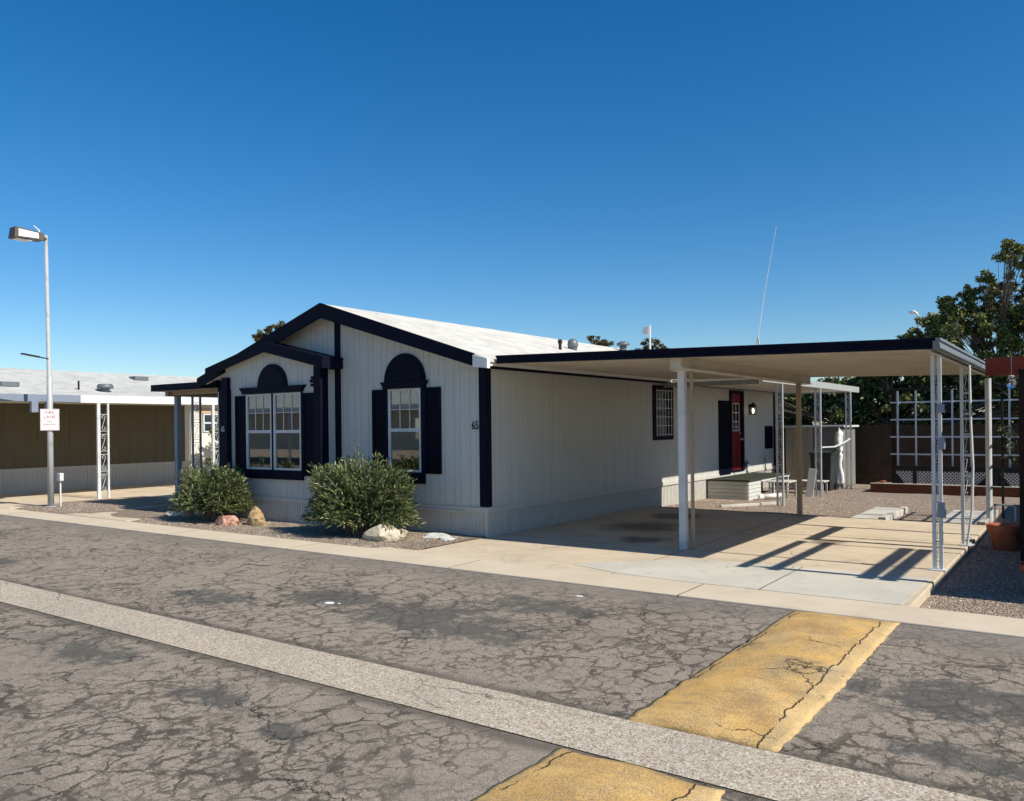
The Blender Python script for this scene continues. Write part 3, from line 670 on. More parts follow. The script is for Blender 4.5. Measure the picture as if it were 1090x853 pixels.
def shutter(x0, x1, z0, z1, y, side=False, n=1, o_='louver'):
    mb = MB(); t = 0.03
    def b(a, c, d, e, y0, y1):
        if side: mb.box(-y1, -y0, a, c, d, e)
        else: mb.box(a, c, y0, y1, d, e)
    b(x0, x1, z0, z1, y - 0.012, y - 0.0002); fr = 0.045
    b(x0, x0 + fr, z0, z1, y - t, y - 0.0122); b(x1 - fr, x1, z0, z1, y - t, y - 0.0122)
    for zz in (z0, (z0 + z1) / 2 - fr / 2, z1 - fr): b(x0 + fr, x1 - fr, zz, zz + fr, y - t, y - 0.0122)
    z = z0 + fr + 0.012
    while z < z1 - fr - 0.02:
        if abs(z - (z0 + z1) / 2) > 0.04: b(x0 + fr, x1 - fr, z, z + 0.018, y - t + 0.008, y - 0.0122)
        z += 0.034
    return mb.build('shutter', M['navy2'], H)
shutter(-2.47, -2.167, 0.97, 2.40, -0.0142); shutter(-1.258, -0.91, 0.97, 2.40, -0.0142)
shutter(-5.88, -5.562, 0.88, 2.385, bayY - 0.0142); shutter(-3.913, -3.585, 0.88, 2.385, bayY - 0.0142)
# house numbers
Mn = Matrix.Translation((-0.135, -0.022, 1.70)) @ Matrix.Rotation(math.pi / 2, 4, 'X')
text('house_number', '65', 0.19, M['black'], Mn, H, 0.004, 'RIGHT', 0.75)
Mn = Matrix.Translation((-6.15, bayY - 0.128, 1.70)) @ Matrix.Rotation(math.pi / 2, 4, 'X')
text('house_number', '65', 0.15, M['metalwhite'], Mn, H, 0.003, 'CENTER', 0.75)
# side window with dark casing and white security grille
window(H, (0.016, 0, 0), (0, 1, 0), (1, 0, 0), 6.06, 6.86, 1.50, 2.50, M['black'], meet=True, cols=1, rows=1, curtain=True, fw=.03)
cs = MB(); cs.box(0.0142, 0.045, 5.95, 6.06, 1.40, 2.60); cs.box(0.0142, 0.045, 6.86, 6.97, 1.40, 2.60); cs.box(0.0142, 0.045, 6.06, 6.86, 1.40, 1.495); cs.box(0.0142, 0.045, 6.06, 6.86, 2.505, 2.60); cs.build('window_casing', M['navy'], H)
gr = MB()
for i in range(6): yy = 6.08 + 0.76 * i / 5; gr.box(0.05, 0.062, yy - .007, yy + .007, 1.48, 2.52)
for i in range(6): zz = 1.52 + 0.97 * i / 5; gr.box(0.0625, 0.072, 6.06, 6.87, zz - .007, zz + .007)
gr.build('security_grille', M['metalwhite'], H)
# side shutter, door, lamp, small louvre
sh = shutter(9.78, 10.55, 0.42, 2.34, -0.0142, side=True)
dr = MB(); dr.box(-0.03, 0.0, 10.66, 11.46, 0.50, 2.54)
for (a, b, c, d) in ((10.76, 11.03, .62, 1.25), (11.09, 11.36, .62, 1.25)): dr.box(0.0002, 0.012, a, b, c, d)
dr.box(0.0002, 0.012, 10.74, 11.38, 1.43, 1.47)
door = dr.build('door', M['red'], H)
MB().box(-0.02, 0.006, 10.82, 11.30, 1.55, 2.28).build('door_window', M['glass'], door)
dm = MB()
for i in range(4): z_ = 1.55 + .73 * i / 3; dm.box(.0062, .014, 10.80, 11.32, z_ - .012, z_ + .012)
for i in range(3): y_ = 10.82 + .48 * i / 2; dm.box(.0062, .016, y_ - .012, y_ + .012, 1.54, 2.29)
dm.build('door_muntin', M['metalwhite'], door)
kb = MB(); kb.tube([(0.0, 11.38, 1.32), (0.06, 11.38, 1.32)], .02).build('door_handle', M['galv'], door); kb = MB(); kb.tube([(0.06, 11.38, 1.32), (0.065, 11.38, 1.32), (0.09, 11.38, 1.32)], [.028, .034, .02]); kb.build('door_knob', M['galv'], door); MB().tube([(0, 11.38, 1.47), (0.02, 11.38, 1.47)], .026).build('door_lock', M['galv'], door)
df = MB(); df.box(-.02, .05, 10.56, 10.66, 0.46, 2.62); df.box(-.02, .05, 11.46, 11.60, 0.46, 2.62); df.box(-.02, .05, 10.66, 11.46, 2.54, 2.62); df.box(-.02, .06, 10.66, 11.46, .46, .5); df.build('door_frame', M['navy'], H)
lm_ = MB(); lm_.box(0.0142, 0.03, 12.05, 12.19, 2.0, 2.26); lm_.box(0.03, 0.14, 12.10, 12.14, 2.25, 2.28); lm_.add([(0.04, 12.02, 2.2), (0.2, 12.02, 2.2), (0.2, 12.22, 2.2), (0.04, 12.22, 2.2), (0.12, 12.12, 2.34)], [(3, 2, 1, 0), (0, 1, 4), (1, 2, 4), (2, 3, 4), (3, 0, 4)])
for (a, b) in ((.05, 12.03), (.19, 12.03), (.05, 12.21), (.19, 12.21)): lm_.box(a - .006, a + .006, b - .006, b + .006, 2.0, 2.2)
lm_.box(.04, .2, 12.02, 12.22, 1.985, 2.0)
lampw = lm_.build('wall_lamp', M['black'], H); MB().tube([(.12, 12.12, 2.02), (.12, 12.12, 2.06), (.12, 12.12, 2.13), (.12, 12.12, 2.16)], [.015, .03, .035, .01]).build('bulb', M['bulb'], lampw)
shutter(13.40, 14.05, 1.0, 1.66, -0.0142, side=True)
# meter conduits, small things low on the side wall
cd = MB(); 
for y_ in (11.75, 13.3): MB().tube([(0.06, y_, 0.75), (0.06, y_, 0.45), (0.06, y_ + .08, 0.36)], .02).build('conduit', M['gutter'], H)
MB().box(.0345, .09, 11.7, 11.85, .56, .68).build('outlet_box', M['gutter'], H)
# roof fittings (sub-parts of the roof)
def vent(x, y, kind):
    z = zroof(x) - 0.02; mb = MB()
    if kind == 'pipe': mb.tube([(x, y, z), (x, y, z + .16)], .035).tube([(x, y, z + .16), (x, y, z + .24)], [.055, .045]); nm_, mt = 'vent_pipe', M['black']
    elif kind == 'hood': mb.tube([(x, y, z), (x, y, z + .18)], .10, 12).tube([(x, y, z + .18), (x, y, z + .24), (x, y, z + .30)], [.19, .18, .06], 14); nm_, mt = 'roof_vent', M['greyapp']
    else: mb.tube([(x, y, z), (x, y, z + .08)], .10, 14).tube([(x, y, z + .06), (x, y, z + .13), (x, y, z + .22), (x, y, z + .27)], [.11, .13, .11, .04], 14); nm_, mt = 'turbine_vent', M['greyapp']
    mb.build(nm_, mt, roof, smooth=kind != 'pipe')
vent(-1.67, 4.9, 'pipe'); vent(-1.95, 5.9, 'turb'); vent(-3.0, 10.4, 'hood'); vent(-2.9, 13.2, 'hood')
st = MB(); st.tube([(-2.6, 11.3, zroof(-2.6) - .05), (-2.6, 11.3, 4.62)], .03); st.box(-2.80, -2.63, 11.25, 11.4, 4.36, 4.56); st.build('vent_stack', M['metalwhite'], roof)

# ------------------------------------------------------------------ wrought iron posts
def uprights(x, y, z0, z1, gap=0.28, axis='Y', r=0.020, bend=0):
    mb = MB()
    for s in (-1, 1):
        dx, dy = (gap / 2 * s, 0) if axis == 'X' else (0, gap / 2 * s)
        if bend and s == 1:
            mb.tube([(x + dx, y + dy, z1), (x + dx + .01, y + dy, z1 - .8), (x + dx + .035, y + dy - .03, z0 + 1.1), (x + dx + .02, y + dy - .06, z0 + .5), (x + dx - .04, y + dy - .1, z0)], r * .9, 6)
        else: mb.box(x + dx - r, x + dx + r, y + dy - r, y + dy + r, z0, z1)
    mb.box(x - .09, x + .09, y - gap / 2 - .06, y + gap / 2 + .06, z0, z0 + .012)
    return mb
def scrolls(x, y, z0, z1, gap, axis='Y', n=4, rr=.007):
    mb = MB(); H_ = (z1 - z0) / n
    for i in range(n):
        zc = z0 + H_ * (i + .5); L = H_ * .36; pts = []
        w_ = gap / 2 - .03
        for k in range(9):
            a = math.pi * 1.5 * k / 8; pts.append((-w_ * .1 + w_ * .75 * math.cos(a) * (1 - .04 * k), L - w_ * .7 + w_ * .7 * math.sin(a) * (1 - .04 * k)))
        pts = pts[::-1]; p2 = [(-a, -b) for a, b in pts][::-1]
        full = pts + p2
        P3 = [((x + a, y, zc + b) if axis == 'X' else (x, y + a, zc + b)) for a, b in full]
        mb.tube(P3, rr, 5)
        for t in (L + .03, -L - .03):
            if axis == 'X': mb.box(x - gap / 2, x + gap / 2, y - .006, y + .006, zc + t - .006, zc + t + .006)
            else: mb.box(x - .006, x + .006, y - gap / 2, y + gap / 2, zc + t - .006, zc + t + .006)
    return mb
def iron_post(parent, x, y, z0, z1, mat, gap=.28, axis='Y', bend=0, n=4):
    p = uprights(x, y, z0, z1, gap, axis, bend=bend).build('post', mat, parent)
    scrolls(x, y, z0 + .1, z1 - .1, gap, axis, n, .004 if gap < .11 else .006).build('scrollwork', mat, p)
    return p

# ------------------------------------------------------------------ carport on the right
K = thing('carport', 'flat white carport with navy front fascia covering the driveway', 'carport', (3.2, 3.2, 0))
def zc(x): return 2.845 - 0.0262 * x      # top of fascia
CY0, CY1, CX1 = -0.10, 6.45, 6.36
rp = MB()
vs = []; fs = []; xs0 = 0.285
npan = 22
for i in range(npan):                       # pans span front to back along X with a small rib every 0.3 m
    ya = CY0 + .03 + (CY1 - CY0 - .06) * i / npan; yb_ = CY0 + .03 + (CY1 - CY0 - .06) * (i + 1) / npan
    za, zb_ = zc(xs0) - .03, zc(CX1) - .03
    rp.add([(xs0, ya, za - .065), (CX1 - .03, ya, zb_ - .065), (CX1 - .03, yb_, zb_ - .065), (xs0, yb_, za - .065), (xs0, ya, za), (CX1 - .03, ya, zb_), (CX1 - .03, yb_, zb_), (xs0, yb_, za)],
           [(0, 3, 2, 1), (4, 5, 6, 7), (0, 1, 5, 4), (2, 3, 7, 6), (0, 4, 7, 3), (1, 2, 6, 5)] )
    rp.add([(xs0, ya, za - .0652), (CX1 - .03, ya, zb_ - .0652), (CX1 - .03, ya + .022, zb_ - .0652), (xs0, ya + .022, za - .0652), (xs0, ya, za - .082), (CX1 - .03, ya, zb_ - .082), (CX1 - .03, ya + .012, zb_ - .082), (xs0, ya + .012, za - .082)],
           [(0, 1, 2, 3), (7, 6, 5, 4), (0, 4, 5, 1), (2, 6, 7, 3), (0, 3, 7, 4), (1, 5, 6, 2)])
rp.build('roof_pan', M['pan'], K)
ff = MB(); 
def slopebox(mb, x0, x1, y0, y1, t, b): mb.add([(x0, y0, zc(x0) + t), (x1, y0, zc(x1) + t), (x1, y1, zc(x1) + t), (x0, y1, zc(x0) + t), (x0, y0, zc(x0) + b), (x1, y0, zc(x1) + b), (x1, y1, zc(x1) + b), (x0, y1, zc(x0) + b)], [(0, 1, 2, 3), (7, 6, 5, 4), (0, 4, 5, 1), (1, 5, 6, 2), (2, 6, 7, 3), (3, 7, 4, 0)])
slopebox(ff, xs0, CX1, CY0, CY0 + .028, 0, -.125); slopebox(ff, xs0, CX1, CY0 - .022, CY0 - .0002, 0.0, -.035); slopebox(ff, xs0, CX1, CY0 - .018, CY0 - .0002, -.095, -.125)
ff.build('front_fascia', M['navy'], K)
ff = MB(); slopebox(ff, xs0, CX1, CY1 - .03, CY1, 0, -.11); ff.build('rear_fascia', M['pan'], K)
sf = MB(); zt = zc(CX1)
sf.prism([(CX1 - .028, zt), (CX1 + .05, zt), (CX1 + .05, zt - .03), (CX1 + .03, zt - .045), (CX1 + .045, zt - .075), (CX1 + .045, zt - .115), (CX1 + .01, zt - .13), (CX1 - .028, zt - .13)], 'Y', CY0 - .02, CY1 + .02)
sf.build('side_gutter', M['gutter'], K)
bm_ = MB(); bm_.box(3.11, 3.26, -0.55 + .6, 6.3, 2.50, 2.665); bm_.box(3.085, 3.11, .05, 6.3, 2.50, 2.52); bm_.box(3.26, 3.285, .05, 6.3, 2.50, 2.52); bm_.build('beam', M['pan'], K)
eb = MB(); eb.box(6.25, 6.31, -.06, 6.38, 2.53, 2.575); eb.build('edge_beam', M['pan'], K)
p1 = MB(); p1.box(3.07, 3.17, .36, .46, 0.0, 2.50); p1.box(3.00, 3.34, .30, .54, 2.485, 2.4995); p1.build('post', M['metalwhite'], K, bevel=.006)
p1 = MB(); p1.box(3.235, 3.275, .40, .44, 0.0, 2.485); p1.build('post', M['brownmetal'], K, bevel=.004)
p1 = MB(); p1.box(3.29, 3.37, 5.20, 5.28, 0.0, 2.50); p1.build('post', M['brownmetal'], K, bevel=.004)
p = iron_post(K, 6.28, 0.48, 0.0, 2.53, M['metalwhite'], .070, 'X', 0, 10)
for (a_, b_) in ((.62, .80), (1.42, 1.55), (1.85, 1.95)): MB().box(6.29, 6.365, .44, .52, a_, b_).build('clamp', M['bluegrey'], p)
iron_post(K, 6.33, 2.80, 0.0, 2.53, M['metalwhite'], .10, 'X', 1, 8)
MB().tube([(6.30, 6.25, -.1), (6.30, 6.25, 2.49)], .05, 12).build('post', M['metalwhite'], K, smooth=False)

# ------------------------------------------------------------------ patio cover behind it
PC = thing('patio_cover', 'narrow white patio cover on iron posts beyond the carport, along the side wall', 'patio cover', (1.1, 11, 0))
mb = MB(); mb.box(.125, 2.2, 6.50, 15.05, 2.66, 2.72); mb.build('roof_pan', M['pan'], PC)
mb = MB(); mb.box(2.2, 2.25, 6.47, 15.1, 2.61, 2.77); mb.box(.0, 2.2, 6.451, 6.50, 2.56, 2.66); mb.box(.125, 2.2, 15.06, 15.1, 2.62, 2.76); mb.build('fascia', paint('pale_grey_fascia', (.36, .37, .36), .5), PC)
for y_, z_ in ((7.8, -.12), (10.9, -.13), (14.05, -.15)): iron_post(PC, 2.18, y_, z_, 2.61, M['metalwhite'], .12, 'X', 0, 9)
MB().tube([(2.25, 10.95, 1.12), (2.25, 12.2, 1.10), (2.24, 13.4, 1.2), (2.24, 13.95, 1.28)], .022, 6).build('rail', M['metalwhite'], PC)

# ------------------------------------------------------------------ awning on the left of the house
AW = thing('awning', 'low awning with navy fascia and scalloped edge on the left of the white home', 'awning', (-8.2, 3, 0))
mb = MB(); n = 14; vs = []; pr = []
for i in range(n):
    a = XL - .02 - (2.35) * i / n; b = XL - .02 - (2.35) * (i + 1) / n; w_ = b - a
    pr += [(a, 2.60), (a + w_ * .6, 2.60), (a + w_ * .7, 2.66), (a + w_ * .9, 2.66)]
pr.append((XL - 2.37, 2.60)); top = [(x, z + .012) for x, z in pr][::-1]
for k in range(len(pr) - 1):
    (xa, za), (xb, zb_) = pr[k], pr[k + 1]
    mb.add([(xa, -.02, za), (xb, -.02, zb_), (xb, 5.2, zb_), (xa, 5.2, za), (xa, -.02, za + .01), (xb, -.02, zb_ + .01), (xb, 5.2, zb_ + .01), (xa, 5.2, za + .01)], [(0, 1, 2, 3), (7, 6, 5, 4), (0, 4, 5, 1), (2, 6, 7, 3), (1, 5, 6, 2), (0, 3, 7, 4)])
mb.build('roof_pan', M['pan'], AW)
mb = MB(); mb.box(-9.32, XL - .02, -.07, -.03, 2.60, 2.745); mb.box(-9.32, -9.28, -.03, 5.2, 2.60, 2.745); mb.build('fascia', M['navy'], AW)
mb = MB(); mb.box(-9.25, XL - .02, 5.08, 5.18, 2.50, 2.598); mb.box(-9.2, -9.1, .2, 5.1, 2.50, 2.598); mb.box(-9.1, XL - .02, .30, .38, 2.52, 2.598); mb.build('beam', M['brownmetal'], AW)
MB().box(-9.06, -8.95, .33, .44, 0.0, 2.5).build('post', M['bluegrey'], AW, bevel=.005)
iron_post(AW, -9.15, 0.95, 0.0, 2.5, M['bluegrey'], .2, 'Y', 0, 5)
iron_post(AW, -9.15, 5.0, 0.0, 2.5, M['bluegrey'], .2, 'Y', 0, 5)

# ------------------------------------------------------------------ neighbour's home, carport
NH = thing('mobile_home', 'mobile home, side wall coloured dark for carport shade, with pale shingle roof behind the lamp post on the left', 'mobile home', (-20.5, 7, 0))
NX, NY0, NY1, NW = -16.77, -0.9, 17.0, 7.6; NR = NX - NW / 2
def nzr(x): return 3.78 - .26 * abs(x - NR)
mb = MB(); planks(mb, (NX, 0, 0), (0, 1, 0), (1, 0, 0), NY0, 5.55, lambda y: 2.74, .70, [], .3, .008, .005, False); mb.build('wall', M['nsiding_shaded'], NH)  # same wall as the cream stretch, coloured dark for the carport shade
mb = MB(); planks(mb, (NX, 0, 0), (0, 1, 0), (1, 0, 0), 5.55, NY1, lambda y: 2.74, .70, [(6.2, 7.2, 1.62, 2.30)], .3, .012, .012, False); planks(mb, (0, NY0, 0), (1, 0, 0), (0, -1, 0), NX - NW, NX, lambda x: nzr(x) - .1, .7, [], .3)
mb.box(NX - NW, NX - .06, NY1 - .05, NY1, -.1, 2.7); mb.prism([(NX - NW, 2.7), (NX - .06, 2.7), (NR, 3.7)], 'Y', NY1 - .05, NY1)
mb.build('rear_wall', M['nwhite'], NH)
window(NH, (NX + .014, 0, 0), (0, 1, 0), (1, 0, 0), 6.22, 7.18, 1.64, 2.28, M['metalwhite'], cols=1, rows=1, fw=.05)
mb = MB(); mb.box(NX + .0122, NX + .03, 6.0, 7.4, 2.30, 2.62); mb.build('window_board', paint('peach_paint', (.55, .38, .22)), NH)
mb = MB(); ribs(mb, (NX, 0, 0), (0, 1, 0), (1, 0, 0), NY0, NY1, -.1, .62, .11); mb.box(NX, NX + .03, NY0, NY1, .62, .70); ribs(mb, (0, NY0, 0), (1, 0, 0), (0, -1, 0), NX - NW, NX, -.1, .62, .11); mb.build('skirting', M['skirt'], NH)
mb = MB(); mb.prism([(NX - NW - .3, nzr(NX - NW - .3)), (NR, nzr(NR)), (NX + .3, nzr(NX + .3)), (NX + .3, nzr(NX + .3) - .1), (NR, nzr(NR) - .1), (NX - NW - .3, nzr(NX - NW - .3) - .1)], 'Y', NY0 - .35, NY1 + .35)
nroof = mb.build('roof', M['nroof'], NH)
def nv(x, y, k):
    z = nzr(x) - .03; mb = MB()
    if k == 0: mb.tube([(x, y, z), (x, y, z + .3)], .03).build('vent_pipe', M['black'], nroof)
    elif k == 1: mb.tube([(x, y, z), (x, y, z + .16)], .13, 12).tube([(x, y, z + .12), (x, y, z + .2), (x, y, z + .26)], [.24, .24, .2], 14).build('roof_vent', M['greyapp'], nroof, smooth=True)
    else: mb.box(x - .2, x + .2, y - .25, y + .25, z, z + .13).build('roof_vent', M['greyapp'], nroof)
nv(-17.6, 2.5, 0); nv(-17.45, 3.25, 1); nv(-19.6, 5.6, 2); nv(-17.9, .6, 2)
NC = thing('carport', 'neighbouring white carport with blue grey and white gutter behind the lamp post', 'carport', (-14.8, 2, 0))
mb = MB(); mb.box(NX + .02, -12.92, -2.6, 5.75, 2.53, 2.59); mb.build('roof_pan', M['nwhite'], NC)
mb = MB(); mb.box(-12.92, -12.84, 0.15, 5.8, 2.45, 2.64); mb.box(NX + .3, -12.92, 5.76, 5.8, 2.45, 2.64); mb.build('gutter', M['white'], NC)
mb = MB(); mb.box(-12.93, -12.82, -2.65, 0.149, 2.46, 2.63); mb.box(NX + .3, -12.92, -2.65, -2.6, 2.45, 2.64); mb.box(-12.9, -12.80, -1.02, -0.87, 2.2, 2.459); mb.box(-12.9, -12.80, -.68, -.53, 2.2, 2.459); mb.build('gutter', M['bluegrey'], NC)
for y_ in (0.72, 4.05): 
    p = MB(); p.box(-12.90, -12.84, y_ - .15, y_ - .07, 0, 2.45); p.box(-12.90, -12.85, y_ + .12, y_ + .165, 0, 2.45); p = p.build('post', M['metalwhite'], NC)
    scrolls(-12.87, y_ + .025, .15, 2.2, .19, 'Y', 4).build('scrollwork', M['metalwhite'], p)
iron_post(NC, -12.87, -2.4, 0, 2.45, M['metalwhite'])

# ------------------------------------------------------------------ street lamp, sign, pedestal
SLX, SLY = -11.70, -1.12
L = thing('street_lamp', 'tall pale metal street lamp with a boxy brown head', 'street lamp', (SLX, SLY, 0))
pz = MB(); pz.tube([(SLX, SLY, -.02), (SLX, SLY, 3.0), (SLX - .02, SLY, 3.02), (SLX - .10, SLY, 6.25)], [.066, .060, .046, .036], 14); pz.build('pole', M['galv'], L, smooth=True)
MB().tube([(SLX, SLY, -.02), (SLX, SLY, .03)], .13, 12).build('base_plate', M['galv'], L)
hd = MB(); ya, yb2 = SLY - .10, SLY - .74; px_ = SLX - .10
hd.add([(px_ - .14, ya, 6.090), (px_ - .17, yb2, 6.060), (px_ + .17, yb2, 6.060), (px_ + .14, ya, 6.090), (px_ - .11, ya, 6.270), (px_ - .14, yb2 + .03, 6.310), (px_ + .14, yb2 + .03, 6.310), (px_ + .11, ya, 6.270)], [(0, 1, 2, 3), (7, 6, 5, 4), (0, 4, 5, 1), (1, 5, 6, 2), (2, 6, 7, 3), (3, 7, 4, 0)])
hd.tube([(px_, ya + .01, 6.180), (px_ , SLY, 6.150)], .05, 8); hdo = hd.build('lamp_head', M['bronze'], L, bevel=.012)
MB().add([(px_ + .150, ya - .12, 6.115), (px_ + .172, yb2 + .08, 6.095), (px_ + .152, yb2 + .09, 6.265), (px_ + .128, ya - .12, 6.245)], [(0, 3, 2, 1)]).build('sunlit_side', M['lens'], hdo)  # pale sheet putting sunlight on the bronze head's side into colour
MB().box(px_ - .12, px_ + .12, yb2 + .06, ya - .25, 6.045, 6.060).build('lens', M['lens'], hdo)
MB().tube([(px_, ya - .05, 6.260), (px_, ya - .05, 6.330), (px_ - .02, ya - .16, 6.430)], [.03, .02, .012], 6).build('photocell', M['lens'], hdo)
ar = MB(); ar.tube([(SLX, SLY, 3.40), (SLX, SLY - .25, 3.43)], .015, 6).build('lamp_arm', M['black'], L)
ar = MB(); ar.box(-.05, .05, -.38, 0, -.015, .015, Matrix.Translation((SLX, SLY - .22, 3.43)) @ Matrix.Rotation(R(-8), 4, 'X')); ar.build('small_lamp', M['black'], L)
S = thing('road_sign', 'small white FIRE LANE NO PARKING sign on the lamp post', 'sign', (SLX, SLY, 1.77))
SM = Matrix.Translation((SLX, SLY, 0)) @ Matrix.Rotation(R(62), 4, 'Z')
MB().box(-.19, .19, -.086, -.080, 1.76, 2.25, SM).build('sign_plate', M['signwhite'], S, bevel=.004)
def st_(b, z, s_):
    text('sign_lettering', b, s_, M['signred'], SM @ Matrix.Translation((0, -.0865, z)) @ Matrix.Rotation(math.pi / 2, 4, 'X'), S, .0012)
st_('FIRE', 2.135, .10); st_('LANE', 2.035, .10); st_('NO', 1.945, .06); st_('PARKING', 1.875, .062)
bk = MB(); bk.box(-.178, .178, -.0875, -.0862, 2.233, 2.238, SM).box(-.178, .178, -.0875, -.0862, 1.772, 1.777, SM).box(-.178, -.173, -.0875, -.0862, 1.777, 2.233, SM).box(.173, .178, -.0875, -.0862, 1.777, 2.233, SM).build('sign_border', M['signred'], S)
U = thing('utility_box', 'small pale utility box on a thin stake beside the lamp post', 'utility box', (-11.5, -1.0, 0))
MB().box(-11.51, -11.48, -1.02, -.99, -.02, .60).build('stake', M['metalwhite'], U); MB().box(-11.57, -11.42, -1.05, -.96, .60, .78).build('box', M['metalwhite'], U, bevel=.01)

# ------------------------------------------------------------------ rocks
def rockobj(name, loc, size, mat, label, seed, rot=0, sharp=0, group=None):
    import bmesh
    bm = bmesh.new(); bmesh.ops.create_icosphere(bm, subdivisions=4, radius=1)
    for v in bm.verts:
        d = v.co.copy(); k = 1 + .32 * mnoise.noise(d * 1.1 + Vector((seed, 0, 0))) + .12 * mnoise.noise(d * 3 + Vector((0, seed, 0))) + .04 * mnoise.noise(d * 8 + Vector((0, seed, 0)))
        v.co = d * k
        # facets: clamp against random planes
    rs = random.Random(seed)
    for _ in range(9 + sharp):
        nrm = Vector((rs.uniform(-1, 1), rs.uniform(-1, 1), rs.uniform(-.4, 1))).normalized(); dd = rs.uniform(.62, .88) - .012 * sharp
        for v in bm.verts:
            q = v.co.dot(nrm)
            if q > dd: v.co -= nrm * (q - dd) * .92
    if sharp:
        for v in bm.verts:
            zr = (v.co.z + .3); v.co.x = v.co.x * max(.22, 1.05 - .62 * max(0, zr)) - .28 * max(0, zr); v.co.z *= 1.12
    for v in bm.verts:
        v.co = Vector((v.co.x * size[0], v.co.y * size[1], v.co.z * size[2]))
        if v.co.z < -size[2] * .35: v.co.z = -size[2] * .35
    me = bpy.data.meshes.new(name); bm.to_mesh(me); bm.free(); me.materials.append(mat)
    o = bpy.data.objects.new(name, me); C.objects.link(o); o.location = (loc[0], loc[1], loc[2] + size[2] * .33); o.rotation_euler = (0, 0, rot)
    return tag(o, label, 'rock', group)
rockobj('rock', (-4.98, -1.22, .02), (.27, .16, .15), M['rock_red'], 'squarish red rock in front of the left shrub', 11, .2)
rockobj('rock', (-4.50, -.90, .0), (.30, .20, .25), M['rock_brown'], 'upright brown and black pointed rock below the double window', 23, -.3, 3)
rockobj('rock', (-1.12, -1.22, .02), (.33, .18, .18), M['rock_pale'], 'large pale cream rock in front of the right shrub', 31, .3)
rockobj('rock', (-1.15, -.78, .02), (.17, .13, .11), M['rock_pale'], 'smaller rounded tan rock behind the large pale one', 42, .9)
rockobj('rock', (-.68, -.42, .0), (.26, .20, .05), M['rock_white'], 'flat whitish rock lying near the driveway corner', 57, .4)
rockobj('rock', (-.32, -.62, .0), (.17, .14, .045), M['rock_white'], 'small flat grey white rock touching the driveway edge', 58, 1.4)
rockobj('rock', (-7.35, -.80, .02), (.24, .13, .07), M['rock_pale'], 'low flat pale rock left of the left shrub', 61, .1)
rockobj('rock', (-6.95, -.72, .02), (.14, .12, .14), M['rock_red'], 'small reddish rock half hidden by the left shrub', 66, .6)

# ------------------------------------------------------------------ shrubs and trees
def leaf(mb, p, d, L, Wd):
    d = d.normalized(); s = d.cross(Vector((ru(-1, 1), ru(-1, 1), ru(-1, 1))));
    if s.length < .05: s = d.orthogonal()
    s = s.normalized() * Wd; dr = Vector((0, 0, -L * .12))
    mb.add([p, p + d * L * .5 + s, p + d * L + dr, p + d * L * .5 - s], [(0, 1, 2, 3)])
def shrub(c, rx, ry, h, label, seed, nst=230, per=48):
    rs = random.seed(seed)
    T = thing('oleander_shrub', label, 'shrub', (c[0], c[1], 0), 'oleander shrubs in front of the white home')
    st = MB(); lf = MB()
    for i in range(nst):
        a = ru(0, 6.283); e = math.acos(ru(-0.12, 1)) ; 
        rad = (ru(.84, 1.0) if i % 3 else ru(.6, .85)) * (1 + .10 * math.sin(3 * a + seed) + .08 * math.sin(5 * a + 2 * seed) + .06 * math.sin(7 * e + seed))
        if rnd() < .08: rad *= ru(1.03, 1.12)
        se = math.sin(e) ** .7; tip = Vector((c[0] + rx * rad * se * math.cos(a), c[1] + ry * rad * se * math.sin(a), .30 + (h - .30) * rad * math.cos(e) if math.cos(e) > 0 else .30 + .30 * math.cos(e) * 2))
        tip.z = max(tip.z, .10)
        root = Vector((c[0] + ru(-.18, .18), c[1] + ru(-.15, .15), 0))
        mid = root.lerp(tip, .5) + Vector((0, 0, .12 + .1 * (1 - math.cos(e))))
        mid.x += (tip.x - root.x) * -.08
        pts = [root, mid, tip]
        if i % 2 == 0: st.tube([root, root.lerp(mid, .5), mid, mid.lerp(tip, .6), tip], [.012, .010, .008, .005, .003], 4, False)
        for k in range(per):
            t = .38 + .62 * (k / per) ** .75
            p = (1 - t) ** 2 * root + 2 * t * (1 - t) * mid + t * t * tip
            tg = (2 * (1 - t) * (mid - root) + 2 * t * (tip - mid)).normalized()
            d = tg * ru(.4, 1.3) + Vector((ru(-1, 1), ru(-1, 1), ru(-.4, 1.3))) * .7
            leaf(lf, p + Vector((ru(-.03, .03), ru(-.03, .03), ru(-.03, .03))), d, ru(.07, .13), ru(.007, .012))
    lf.build('foliage', M['oleander'], T); st.build('stem', M['bark'], T)
shrub((-5.80, -.88), .92, .56, 1.08, 'smaller rounded oleander shrub by the left awning', 3, 560, 46)
shrub((-1.92, -.86), 1.16, .62, 1.28, 'larger rounded oleander shrub between the two front windows', 8, 760, 48)
